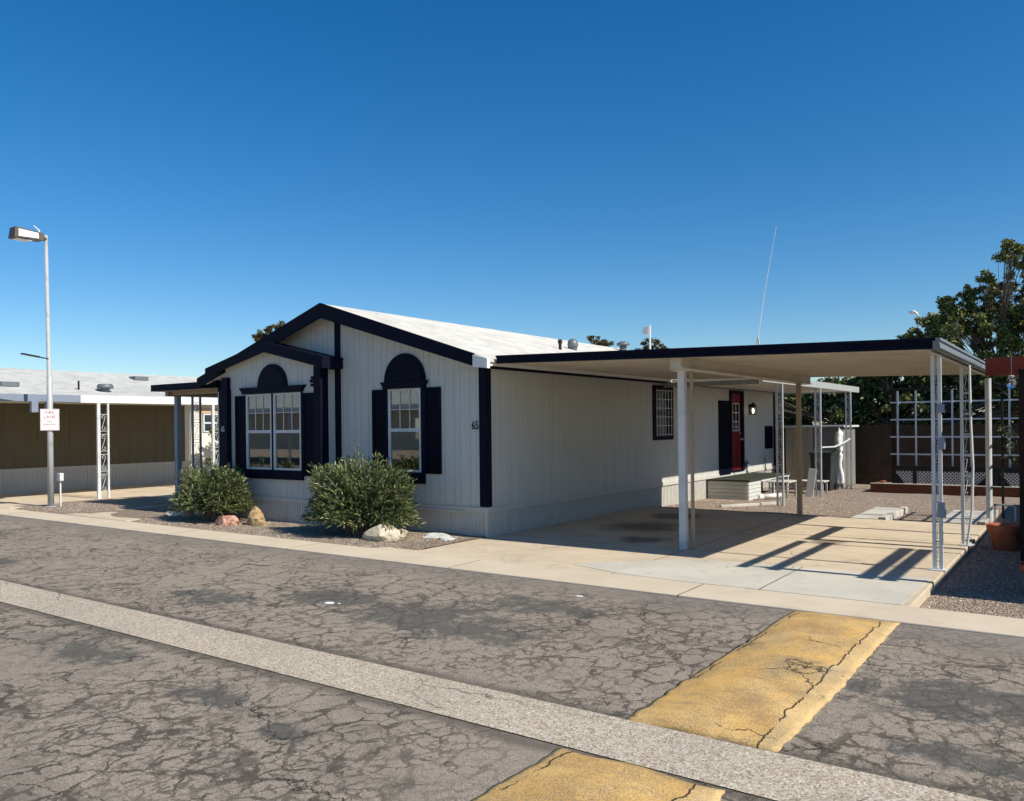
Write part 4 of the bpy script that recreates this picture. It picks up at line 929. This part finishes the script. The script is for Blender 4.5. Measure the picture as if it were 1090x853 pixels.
# low weedy fringe at the shrub foot
def crown_leaves(mb, cen, r, n, size):
    for _ in range(n):
        d = Vector((random.gauss(0, 1), random.gauss(0, 1), random.gauss(0, 1))); d.normalize()
        p = Vector(cen) + Vector((d.x * r[0], d.y * r[1], d.z * r[2])) * (rnd() ** .45)
        leaf(mb, p, Vector((ru(-1, 1), ru(-1, 1), ru(-1, .6))), size * ru(.7, 1.3), size * ru(.22, .38))
def tree(name, label, cat, base, trunk, blobs, mat, leafsize, dens, seed, tr_=.14, group=None):
    random.seed(seed); T = thing(name, label, cat, base, group)
    b = Vector(base); top = b + Vector(trunk)
    tb = MB(); tb.tube([b, b.lerp(top, .5) + Vector((.08, 0, 0)), top], [tr_, tr_ * .8, tr_ * .6], 9)
    lf = MB()
    for (c, r) in blobs:
        c = Vector(c); m = top.lerp(c, .5) + Vector((ru(-.2, .2), ru(-.2, .2), .1)); k = max(r)
        m2 = m.lerp(c, .5) + Vector((ru(-.25, .25), ru(-.2, .2), ru(-.1, .25))); tb.tube([top, m, m2, c], [tr_ * .35, tr_ * .2, tr_ * .1, .01], 6, False)
        nsub = max(6, int(13 * dens))
        for _ in range(nsub):
            d = Vector((random.gauss(0, 1), random.gauss(0, 1), random.gauss(0, 1))).normalized() * (rnd() ** .4)
            sc_ = c + Vector((d.x * r[0], d.y * r[1], d.z * r[2])); rr_ = ru(.18, .42) * (r[0] + r[2]) / 2
            tb.tube([m, m.lerp(sc_, .6) + Vector((0, 0, .05)), sc_], [tr_ * .14, tr_ * .09, .006], 4, False)
            crown_leaves(lf, sc_, (rr_, rr_, rr_ * .8), int(330 * dens * (rr_ / .4) ** 1.5 / (leafsize / .09) ** 1.1) + 20, leafsize)
    tb.build('trunk', M['bark'], T, smooth=True); lf.build('crown', mat, T)
# big tree beyond the rear wall, right (clusters measured at Y about 19)
bl_ = []
random.seed(21)
for (x, z, r) in ((5.9, 6.5, .55), (5.5, 5.7, .6), (6.6, 5.6, .7), (5.0, 5.3, .6), (4.3, 5.0, .55), (3.7, 4.7, .5), (3.35, 5.05, .3), (3.0, 4.6, .3), (3.3, 4.2, .5), (2.7, 3.9, .4), (4.2, 4.3, .6), (5.1, 4.6, .7), (6.1, 4.8, .8), (7.0, 4.9, .8), (7.3, 5.9, .5), (7.8, 6.6, .4), (4.6, 3.6, .7), (5.7, 3.8, .8), (6.8, 3.9, .8), (3.5, 3.4, .7), (7.9, 4.4, .9), (6.3, 6.0, .45), (5.9, 6.9, .28), (5.2, 6.1, .35), (4.7, 5.7, .35), (4.2, 5.45, .3), (3.8, 5.2, .35), (4.6, 4.8, .55), (3.9, 4.0, .6), (5.6, 5.2, .6), (6.5, 5.1, .6), (2.6, 4.4, .25), (5.5, 4.2, .6), (6.4, 4.4, .6), (2.3, 3.7, .35)):
    bl_.append(((x, 19 + ru(-.9, .9), z), (r, r * 1.1, r * .85)))
tree('broadleaf_tree', 'tall green tree with open branches behind the trellis on the right', 'tree', (5.6, 19.2, -.2), (0, 0, 2.6), bl_, M['leafy'], .090, 1.1, 31, .11)
bl_ = []
for (x, z, r) in ((.6, 2.5, .7), (1.6, 2.6, .8), (2.5, 2.9, .8), (3.4, 2.6, .8), (-.4, 2.3, .6), (1.1, 1.9, .8), (2.2, 1.9, .8), (3.2, 1.8, .8), (2.3, 3.4, .45), (4.2, 2.3, .8), (5.0, 2.7, .7), (5.6, 2.0, .8), (6.5, 2.6, .8), (7.3, 2.2, .8), (-1.4, 2.2, .6)):
    bl_.append(((x, 18 + ru(-.4, .6), z + .15), (r, r * .9, r * .8)))
bl_ += [((x_, 18.9 + ru(-.3, .3), z_), (.8, .6, .65)) for x_ in (-1.6, -.7, .2, 1.1, 2.0, 2.9, 3.8, 4.7, 5.6, 6.5, 7.4) for z_ in (1.5, 2.3, 2.95 if x_ > 1 else 2.6)]
tree('hedge_tree', 'dense dark green hedge tree rising just over the rear wall', 'tree', (2.4, 18.2, -.2), (0, 0, 1.2), bl_, M['citrus'], .14, 1.0, 41, .12)
bl_ = [((-14.3 + a, 36, 6.45 + b), (.65, .7, .5)) for a, b in ((0, .3), (-.5, -.2), (.5, -.2), (0, -.5), (-.9, -.7), (.9, -.7))]
tree('round_tree', 'small round brown green tree showing just over the home roof', 'tree', (-14.3, 36, -.2), (0, 0, 4.4), bl_, M['autumn'], .15, .8, 51, .2)
bl_ = [((-23.4 + a, 14, 6.0 + b), (.35, .35, .3)) for a, b in ((0, .15), (.45, .3), (-.35, -.1), (.9, -.4), (1.3, .3), (0, -.7))]
tree('broadleaf_tree', 'tree tip showing above the left slope of the home roof', 'tree', (-23, 14.5, -.2), (0, 0, 4.6), bl_, M['autumn'], .12, .7, 61, .2)
bl_ = [((-18.0 + a, 36, 7.15 + b), (.5, .5, .3)) for a, b in ((0, 0), (.6, -.1), (-.6, .2))]
tree('broadleaf_tree', 'distant brownish tree tip above the middle of the roof ridge', 'tree', (-18, 36, -.2), (0, 0, 5.8), bl_, M['autumn'], .15, .6, 71, .2)
bl_ = [((-15.5 + a, 6.1 + c_, b), (.38, .38, .4)) for a, b, c_ in ((0, 1.8, 0), (.35, 1.5, .3), (-.35, 1.6, .2), (.2, 1.1, .1), (-.3, 1.0, 0), (.2, 1.0, .6), (.2, 1.9, .6), (0, .7, .2), (.1, 1.4, .8), (0, .6, .7))]
tree('bougainvillea_bush', 'dark leafy bush between the two homes under the awning', 'bush', (-15.5, 6.3, 0), (0, 0, .4), bl_, M['citrus'], .09, .8, 81, .05)

# ------------------------------------------------------------------ back yard
W_ = thing('block_wall', 'long brown block wall at the back of the yard', 'wall', (4, 16.4, -.2))
mb = MB()
for r_ in range(9):
    z = -.2 + r_ * .2; off = (r_ % 2) * .2; x = -2.0
    while x < 14:
        mb.box(x + .004 + off, x + .396 + off, 16.3, 16.5, z + .004, z + .196); x += .4
mb.box(-2, 14.4, 16.32, 16.48, -.2, 1.58); mb.build('block_courses', M['block'], W_)
mb = MB(); mb.box(-2, 14.4, 16.28, 16.52, 1.60, 1.64); mb.build('coping', M['block'], W_)
G = thing('yard_gate', 'dark brown wooden gate between the home and the shed', 'gate', (.1, 14.6, -.15))
mb = MB()
for i in range(5): mb.box(-.62 + .2 * i, -.44 + .2 * i, 14.7, 14.73, -.12, 1.58)
mb.build('board_panel', M['darkwood'], G); MB().box(-.62, .36, 14.731, 14.77, .2, .29).build('rail', M['darkwood'], G); MB().box(-.62, .36, 14.731, 14.77, 1.3, 1.39).build('rail', M['darkwood'], G)
SH = thing('garden_shed', 'low tan panelled shed beside the rear corner of the home', 'shed', (1.15, 14.9, -.15))
mb = MB(); planks(mb, (0, 14.2, 0), (1, 0, 0), (0, -1, 0), .38, 1.17, lambda x: 1.6, -.12, [], .2, .012, .012, False); mb.box(.38, .44, 14.26, 15.8, -.12, 1.6); mb.box(.44, 1.94, 15.75, 15.8, -.12, 1.6); mb.build('wall', M['shed'], SH)
mb = MB(); planks(mb, (0, 14.23, 0), (1, 0, 0), (0, -1, 0), 1.21, 1.98, lambda x: 1.58, -.12, [], .39, .012, .012, False); mb.box(1.93, 1.98, 14.29, 15.74, -.12, 1.58); mb.build('door', M['shed2'], SH)
MB().box(.28, 2.06, 14.08, 15.9, 1.605, 1.66).build('roof', M['metalwhite'], SH)
B = thing('trash_bin', 'dark wheeled bin standing in front of the shed', 'bin', (1.72, 13.2, -.15))
mb = MB(); mb.add([(1.47, 13.0, -.1), (1.93, 13.0, -.1), (1.93, 13.5, -.1), (1.47, 13.5, -.1), (1.42, 12.93, .85), (1.98, 12.93, .85), (1.98, 13.55, .85), (1.42, 13.55, .85)], [(0, 3, 2, 1), (4, 5, 6, 7), (0, 1, 5, 4), (1, 2, 6, 5), (2, 3, 7, 6), (3, 0, 4, 7)]); mb.box(1.5, 1.9, 12.955, 12.97, .2, .6); mb.build('bin_body', M['bin'], B, bevel=.02)
mb = MB(); mb.prism([(12.88, .86), (13.6, .86), (13.6, .92), (13.25, .98), (12.88, .92)], 'X', 1.40, 2.0); mb.tube([(1.45, 13.66, .9), (1.95, 13.66, .9)], .02); mb.build('lid', M['bin'], B, bevel=.01)
for x_ in (1.44, 1.96): MB().tube([(x_ - .025, 13.5, -.03), (x_ + .025, 13.5, -.03)], .1, 14).build('wheel', M['black'], B)
# closed parasol against the last post
UM = thing('folded_parasol', 'folded white cloth parasol tied against the far patio post', 'parasol', (2.02, 13.75, -.15))
MB().tube([(2.0, 13.75, -.12), (2.0, 13.75, 1.6)], .02).build('pole', M['metalwhite'], UM)
mb = MB(); pts = []; rs_ = []; NS = 20
for i in range(40):
    t = i / 39; z = .02 + 1.52 * t
    r_ = .115 - .05 * t if t < .55 else .075 + .03 * math.sin((t - .6) * 7)
    if abs(t - .58) < .035: r_ = .045
    if t > .97: r_ *= .5
    pts.append((2.0, 13.75, z)); rs_.append(r_)
mb.tube(pts, rs_, NS)
for i, v in enumerate(mb.v):
    ring = i // NS; k = .72 + .38 * abs(math.sin(i * math.pi * 3 / NS + ring * .06)) + .1 * mnoise.noise(v * 9); v.x = 2.0 + (v.x - 2.0) * k + .02 * math.sin(ring * .35); v.y = 13.75 + (v.y - 13.75) * k
mb.build('canopy', M['cloth'], UM, smooth=True)
# planter bed, trellis, lattice
PB = thing('planter_bed', 'long low red brown timber planter in front of the trellis', 'planter', (4.9, 13.4, -.15))
MB().box(2.95, 7.4, 13.05, 13.15, -.2, .10).box(2.95, 3.05, 13.15, 14.6, -.2, .10).box(7.3, 7.4, 13.15, 14.6, -.2, .1).build('timber', M['timber'], PB, bevel=.01)
MB().box(3.05, 7.3, 13.15, 14.6, -.2, .04).build('soil', M['soil'], PB)
mb = MB(); mb.box(2.95, 7.4, 13.03, 13.17, .102, .118); mb.build('capping', M['pan'], PB)
TR = thing('garden_trellis', 'large white grid trellis on dark posts above the lattice panels', 'trellis', (4.9, 14.1, 0))
mb = MB()
for x_ in (3.47, 3.92, 4.36, 4.79, 5.22, 5.66, 6.08, 6.5, 6.9, 7.3): mb.box(x_ - .022, x_ + .022, 14.0, 14.018, .50, 2.58)
for z_ in (2.27, 1.80, 1.33, .86): mb.box(3.28, 7.5, 14.0182, 14.034, z_ - .02, z_ + .02)
mb.build('slat_grid', M['metalwhite'], TR)
mb = MB(); mb.box(3.30, 3.36, 14.05, 14.11, .0, 2.66)
for x_ in (3.32, 5.6, 7.4): mb.box(x_, x_ + .09, 14.06, 14.15, 0, 2.66)
mb.box(3.25, 7.5, 14.04, 14.13, 2.60, 2.66); mb.build('frame', M['darkwood'], TR)
LT = thing('lattice_panel', 'row of small white diamond lattice panels in black frames on the planter', 'lattice', (4.9, 13.8, .04))
mb = MB(); fr = MB()
def lattice(x0, x1, z0, z1, cl, cr, y=13.8):
    sp = .085; w_ = .010
    inside = lambda x, z: x0 < x < x1 and z0 < z < z1 and not (cl and (x - x0) < (.30 - (z - z0)) * .8) and not (cr and (x1 - x) < (.30 - (z - z0)) * .8)
    for s in (1, -1):
        k = -40
        while k < 80:
            c_ = x0 + k * sp; k += 1; seg = []
            for i in range(40):
                z = z0 + (z1 - z0) * (i + .5) / 40; x = c_ + s * (z - z0)
                if inside(x, z): seg.append((x, z))
            if len(seg) > 1:
                (xa, za), (xb, zb_) = seg[0], seg[-1]; n_ = Vector((1, 0, -s)).normalized() * w_; yy = y + (0 if s == 1 else .008)
                mb.add([(xa - n_.x, yy, za - n_.z), (xb - n_.x, yy, zb_ - n_.z), (xb + n_.x, yy, zb_ + n_.z), (xa + n_.x, yy, za + n_.z), (xa - n_.x, yy + .006, za - n_.z), (xb - n_.x, yy + .006, zb_ - n_.z), (xb + n_.x, yy + .006, zb_ + n_.z), (xa + n_.x, yy + .006, za + n_.z)], [(0, 1, 2, 3), (7, 6, 5, 4), (0, 4, 5, 1), (2, 6, 7, 3)])
lattice(3.45, 3.86, .05, .42, 1, 0); lattice(3.96, 5.02, .05, .42, 0, 0); lattice(5.12, 5.58, .05, .42, 0, 1); lattice(5.9, 6.45, .05, .42, 1, 0)
mb.build('lattice', M['metalwhite'], LT)
fr.box(3.38, 7.3, 13.78, 13.84, .43, .56); 
for x_ in (3.87, 5.03, 6.5): fr.box(x_, x_ + .08, 13.78, 13.84, .04, .43)
for x_ in (5.6,): fr.box(x_, x_ + .22, 13.70, 13.9, .04, .43)
fr.prism([(3.38, .04), (3.72, .04), (3.38, .43)], 'Y', 13.83, 13.85); fr.prism([(5.26, .04), (5.6, .04), (5.6, .43)], 'Y', 13.83, 13.85); fr.prism([(5.82, .04), (6.14, .04), (5.82, .43)], 'Y', 13.83, 13.85)
fr.build('frame', M['black'], LT)
# landing by the side door
LD = thing('door_landing', 'low white sided landing with dark top below the red door', 'steps', (.55, 10, -.1))
mb = MB()
for i in range(5):
    z = -.12 + i * .092; mb.prism([(8.98 - .014, z + .004), (8.98, z + .090), (9.1, z + .090), (9.1, z + .004)], 'X', .04, 1.06)
    mb.prism([(1.06 + .012, z + .004), (1.06, z + .090), (1.0, z + .090), (1.0, z + .004)], 'Y', 8.99, 9.86)
mb.build('siding', M['siding'], LD)
MB().box(.036, 1.09, 8.94, 12.2, .345, .38).build('deck', M['carpet'], LD)
MB().box(.3, .36, 12.1, 12.16, -.12, .345).box(1.0, 1.06, 12.1, 12.16, -.12, .345).box(1.0, 1.06, 10.9, 10.96, -.12, .345).box(1.06, 1.075, 9.87, 12.2, .30, .343).build('leg', M['metalwhite'], LD)
def bench(x, y, w_, d, h, label):
    T = thing('garden_bench', label, 'bench', (x, y, -.12), 'low benches beyond the door landing')
    MB().box(x - w_ / 2, x + w_ / 2, y - d / 2, y + d / 2, h - .03, h).build('seat', M['paver'], T, bevel=.006)
    for sx_ in (-1, 1):
        for sy_ in (-1, 1): MB().box(x + sx_ * (w_ / 2 - .06) - .02, x + sx_ * (w_ / 2 - .06) + .02, y + sy_ * (d / 2 - .05) - .02, y + sy_ * (d / 2 - .05) + .02, -.13, h - .03).build('leg', M['galv'], T)
bench(1.45, 10.35, .55, .8, .30, 'pale bench closest to the door landing')
bench(1.75, 11.9, .75, .5, .22, 'lower pale bench between two patio posts')
PP = thing('white_pipe', 'white plastic pipe lying on gravel beside the landing', 'pipe', (1.45, 9.5, -.1))
MB().tube([(1.25, 9.35, -.04), (1.62, 9.75, -.01)], .06, 12).build('pipe', M['white'], PP, smooth=True); MB().tube([(1.20, 9.30, -.045), (1.27, 9.37, -.04)], .075, 12).build('coupling', M['white'], PP)
o = MB().box(-.09, .09, -.012, .012, 0, .75, Matrix.Translation((2.02, 10.6, -.14)) @ Matrix.Rotation(R(8), 4, 'Y')).build('leaning_board', M['white']); solo(o, (2.02, 10.6, -.14)); tag(o, 'narrow white board leaning on the middle patio post', 'board')
def edging(): 
    T = thing('edging_stones', 'line of small pale edging stones across gravel near the landing', 'edging', (1.6, 7.4, -.1))
    mb = MB()
    for i in range(12):
        t = i / 11; x = 1.2 + .75 * t; y = 6.95 + 1.3 * t
        mb.box(-.07, .07, -.05, .05, 0, .07, Matrix.Translation((x, y, -.1)) @ Matrix.Rotation(.9 + ru(-.2, .2), 4, 'Z'))
    mb.build('stone', M['paver'], T, bevel=.01)
edging()
def pavers(x0, x1, y0, y1, n, label):
    T = thing('paver_path', label, 'pavers', ((x0 + x1) / 2, (y0 + y1) / 2, -.09), 'paver paths in the rear gravel')
    for i in range(n):
        a = y0 + (y1 - y0) * i / n; b = y0 + (y1 - y0) * (i + 1) / n
        mb = MB()
        mb.box(x0, x1 - .13, a + .012, b - .012, -.1, .0)
        mb.box(x1 - .115, x1, a + .02, b - .02, -.1, .035); mb.build('paver', M['paver'], T, bevel=.008)
pavers(4.15, 4.75, 5.55, 7.75, 5, 'pale paver path left of the trellis shadow behind the driveway')
pavers(5.55, 6.3, 5.6, 7.9, 6, 'pale paver path next to the round carport post')
# stand, pots
o = MB(); 
for (a, b) in ((6.30, 7.05), (6.62, 7.05)): o.box(a, a + .03, b, b + .03, -.1, .22)
o.box(6.30, 6.65, 7.05, 7.08, .19, .22); o = o.build('wire_stand', M['metalwhite']); solo(o, (6.45, 7.05, -.1)); tag(o, 'small white open stand behind the round carport post', 'stand')
def pot(x, y, r_, h, label, mat, z0=-.1, soil=True):
    T = thing('flower_pot', label, 'flower pot', (x, y, z0)); mb = MB()
    mb.tube([(x, y, z0), (x, y, z0 + h * .78), (x, y, z0 + h * .78), (x, y, z0 + h)], [r_ * .68, r_ * .92, r_ * 1.06, r_ * 1.08], 28, False)
    mb.tube([(x, y, z0 + h), (x, y, z0 + h), (x, y, z0 + h * .8)], [r_ * 1.08, r_ * .93, r_ * .9], 28, False); mb.build('pot', mat, T, smooth=False)
    MB().tube([(x, y, z0 + h * .7), (x, y, z0 + h * .82)], r_ * .88, 20).build('potting_soil', M['soil'], T)
pot(6.76, 3.35, .23, .36, 'terracotta pot in the sun beside the second carport post', M['terra'])
pot(7.36, 0.02, .22, .32, 'terracotta pot in deep shade at the right edge of the picture', M['terra'])

# pergola just right of the frame, its beams reach into view
PG = thing('pergola', 'dark red timber pergola beside the carport with black mesh screens, the unseen side one added for its shade', 'pergola', (8.4, 1.5, -.1))
mb = MB()
for y_ in (-.36, 2.0): MB().box(7.42, 9.7, y_ - .022, y_ + .022, 2.80, 2.90).build('cross_beam', M['redwood'], PG)
MB().box(6.46, 9.8, 4.05, 4.14, 2.43, 2.70).build('cross_beam', M['redwood'], PG)
for x_, w__ in ((7.46, .09), (7.84, .10), (8.87, .13), (9.10, .13)): MB().box(x_ - w__ / 2, x_ + w__ / 2, -.5, 2.15, 2.901, 2.96).build('rafter', M['redwood'], PG)
MB().box(7.01, 7.09, 2.3, 4.045, 2.44, 2.56).build('rafter', M['redwood'], PG)
for (x_, y_, h_) in ((7.56, -.36, 2.8), (9.6, -.36, 2.8), (9.6, 2.0, 2.8), (9.6, 4.1, 2.42)): MB().box(x_ - .05, x_ + .05, y_ - .05, y_ + .05, -.12, h_).build('post', M['redwood'], PG)
MB().box(6.99, 7.11, 2.34, 2.46, -.12, 2.42).build('post', M['darkwood'], PG)
MB().box(7.11, 9.4, 2.39, 2.41, .0, 2.40).build('mesh_screen', M['screen'], PG)
MB().box(9.44, 9.46, -.52, 11.0, -.1, 2.80).build('mesh_screen', M['screen'], PG)  # unseen side screen, added to cast the solid shade on the gravel
LN = thing('glass_lantern', 'clear glass jar lantern hanging from the red pergola beam', 'lantern', (6.80, 4.02, 2.2))
mb = MB(); mb.tube([(6.80, 4.02, 2.42), (6.80, 4.02, 2.41), (6.80, 4.02, 2.36)], [.03, .045, .045], 12); mb.tube([(6.80, 4.03, 2.7), (6.80, 4.03, 2.42)], .006, 4); mb.build('lid', M['galv'], LN)
def gl():
    m = bpy.data.materials.new('clear_glass'); m.use_nodes = True; b = m.node_tree.nodes['Principled BSDF']; b.inputs['Transmission Weight'].default_value = 1; b.inputs['Roughness'].default_value = .05; return m
mb = MB(); mb.tube([(6.80, 4.02, 2.39), (6.80, 4.02, 2.37), (6.80, 4.02, 2.33), (6.80, 4.02, 2.25), (6.80, 4.02, 2.22)], [.03, .04, .06, .06, .035], 16); mb.build('jar', gl(), LN, smooth=True)
o = MB().tube([(6.42, 7.4, -.1), (6.42, 7.4, 2.2), (6.46, 7.4, 2.26), (6.52, 7.4, 2.2)], .022, 8).build('garden_hook', M['black']); solo(o, (6.42, 7.4, -.1)); tag(o, 'tall thin black garden hook pole behind the round carport post', 'garden pole')
# climbing sprigs on the hook
T2 = MB(); random.seed(5); 
for zz in (1.3, 1.5, 1.6, 1.05, 1.55): crown_leaves(T2, (6.50 + ru(-.08, .12), 7.38, zz), (.12, .1, .1), 26, .07)
o = T2.build('climbing_vine', M['oleander']); solo(o, (6.42, 7.4, -.1)); tag(o, 'sparse light green vine on the black hook pole', 'vine')
# second trellis, out of frame, throws the grid shadow on the rear gravel
YT = thing('garden_trellis', 'open wooden grid trellis standing out of view right of the pergola', 'trellis', (8.0, 6.8, -.1))
mb = MB()
for i in range(8): y_ = 5.7 + .32 * i; mb.box(7.95, 7.99, y_, y_ + .04, -.1, 2.9)
for i in range(6): z_ = 1.0 + .36 * i; mb.box(7.992, 8.01, 5.6, 8.0, z_, z_ + .045)
mb.build('slat_grid', M['darkwood'], YT)

# antenna, far street light
AN = thing('radio_antenna', 'tall thin white whip antenna leaning above the carport roof', 'antenna', (1.5, 8.5, 2.72))
MB().tube([(1.48, 8.5, 2.72), (1.49, 8.5, 3.75), (1.66, 8.5, 4.8), (1.94, 8.5, 6.25)], [.014, .011, .007, .005], 6).build('whip', M['metalwhite'], AN)
MB().tube([(1.49, 8.5, 3.78), (1.30, 8.42, 2.72)], .01, 5).tube([(1.49, 8.5, 3.78), (1.68, 8.42, 2.72)], .01, 5).tube([(1.49, 8.5, 3.78), (1.49, 8.75, 2.72)], .01, 5).build('tripod', M['metalwhite'], AN)
FL = thing('street_lamp', 'distant white lamp head on a thin pole above the carport roof', 'street lamp', (-.1, 40, -.2))
MB().tube([(-.02, 40, -.2), (-.02, 40, 7.6)], .06, 8).build('pole', M['galv'], FL); MB().tube([(-.02, 40, 7.6), (-.08, 40, 7.78), (-.2, 40, 7.86), (-.48, 40, 7.86)], [.05, .05, .11, .07], 10).build('lamp_head', M['lens'], FL, smooth=True)

# home across the road, behind the camera: it is what the front windows mirror
AH = thing('mobile_home', 'white mobile home across the road seen only mirrored in the windows', 'mobile home', (-26, -24, 0))
mb = MB(); planks(mb, (-16, -22, 0), (-1, 0, 0), (0, 1, 0), -2, 24, lambda x: 2.8, .5, [(4, 5.4, 1.1, 2.2), (12, 13.4, 1.1, 2.2)], .3, .012, .012, False); mb.build('wall', M['nwhite'], AH)
mb = MB(); mb.box(-40.3, -13.7, -22.5, -18.8, 2.65, 2.85); mb.build('awning', M['white'], AH)
mb = MB(); mb.prism([(-22.3, 2.86), (-26, 4.3), (-29.7, 2.86)], 'X', -40.3, -13.7); mb.build('roof', M['nroof'], AH)
for x_ in (-39, -33, -27, -21, -15): MB().box(x_, x_ + .1, -19.0, -18.9, -.1, 2.65).build('post', M['metalwhite'], AH)
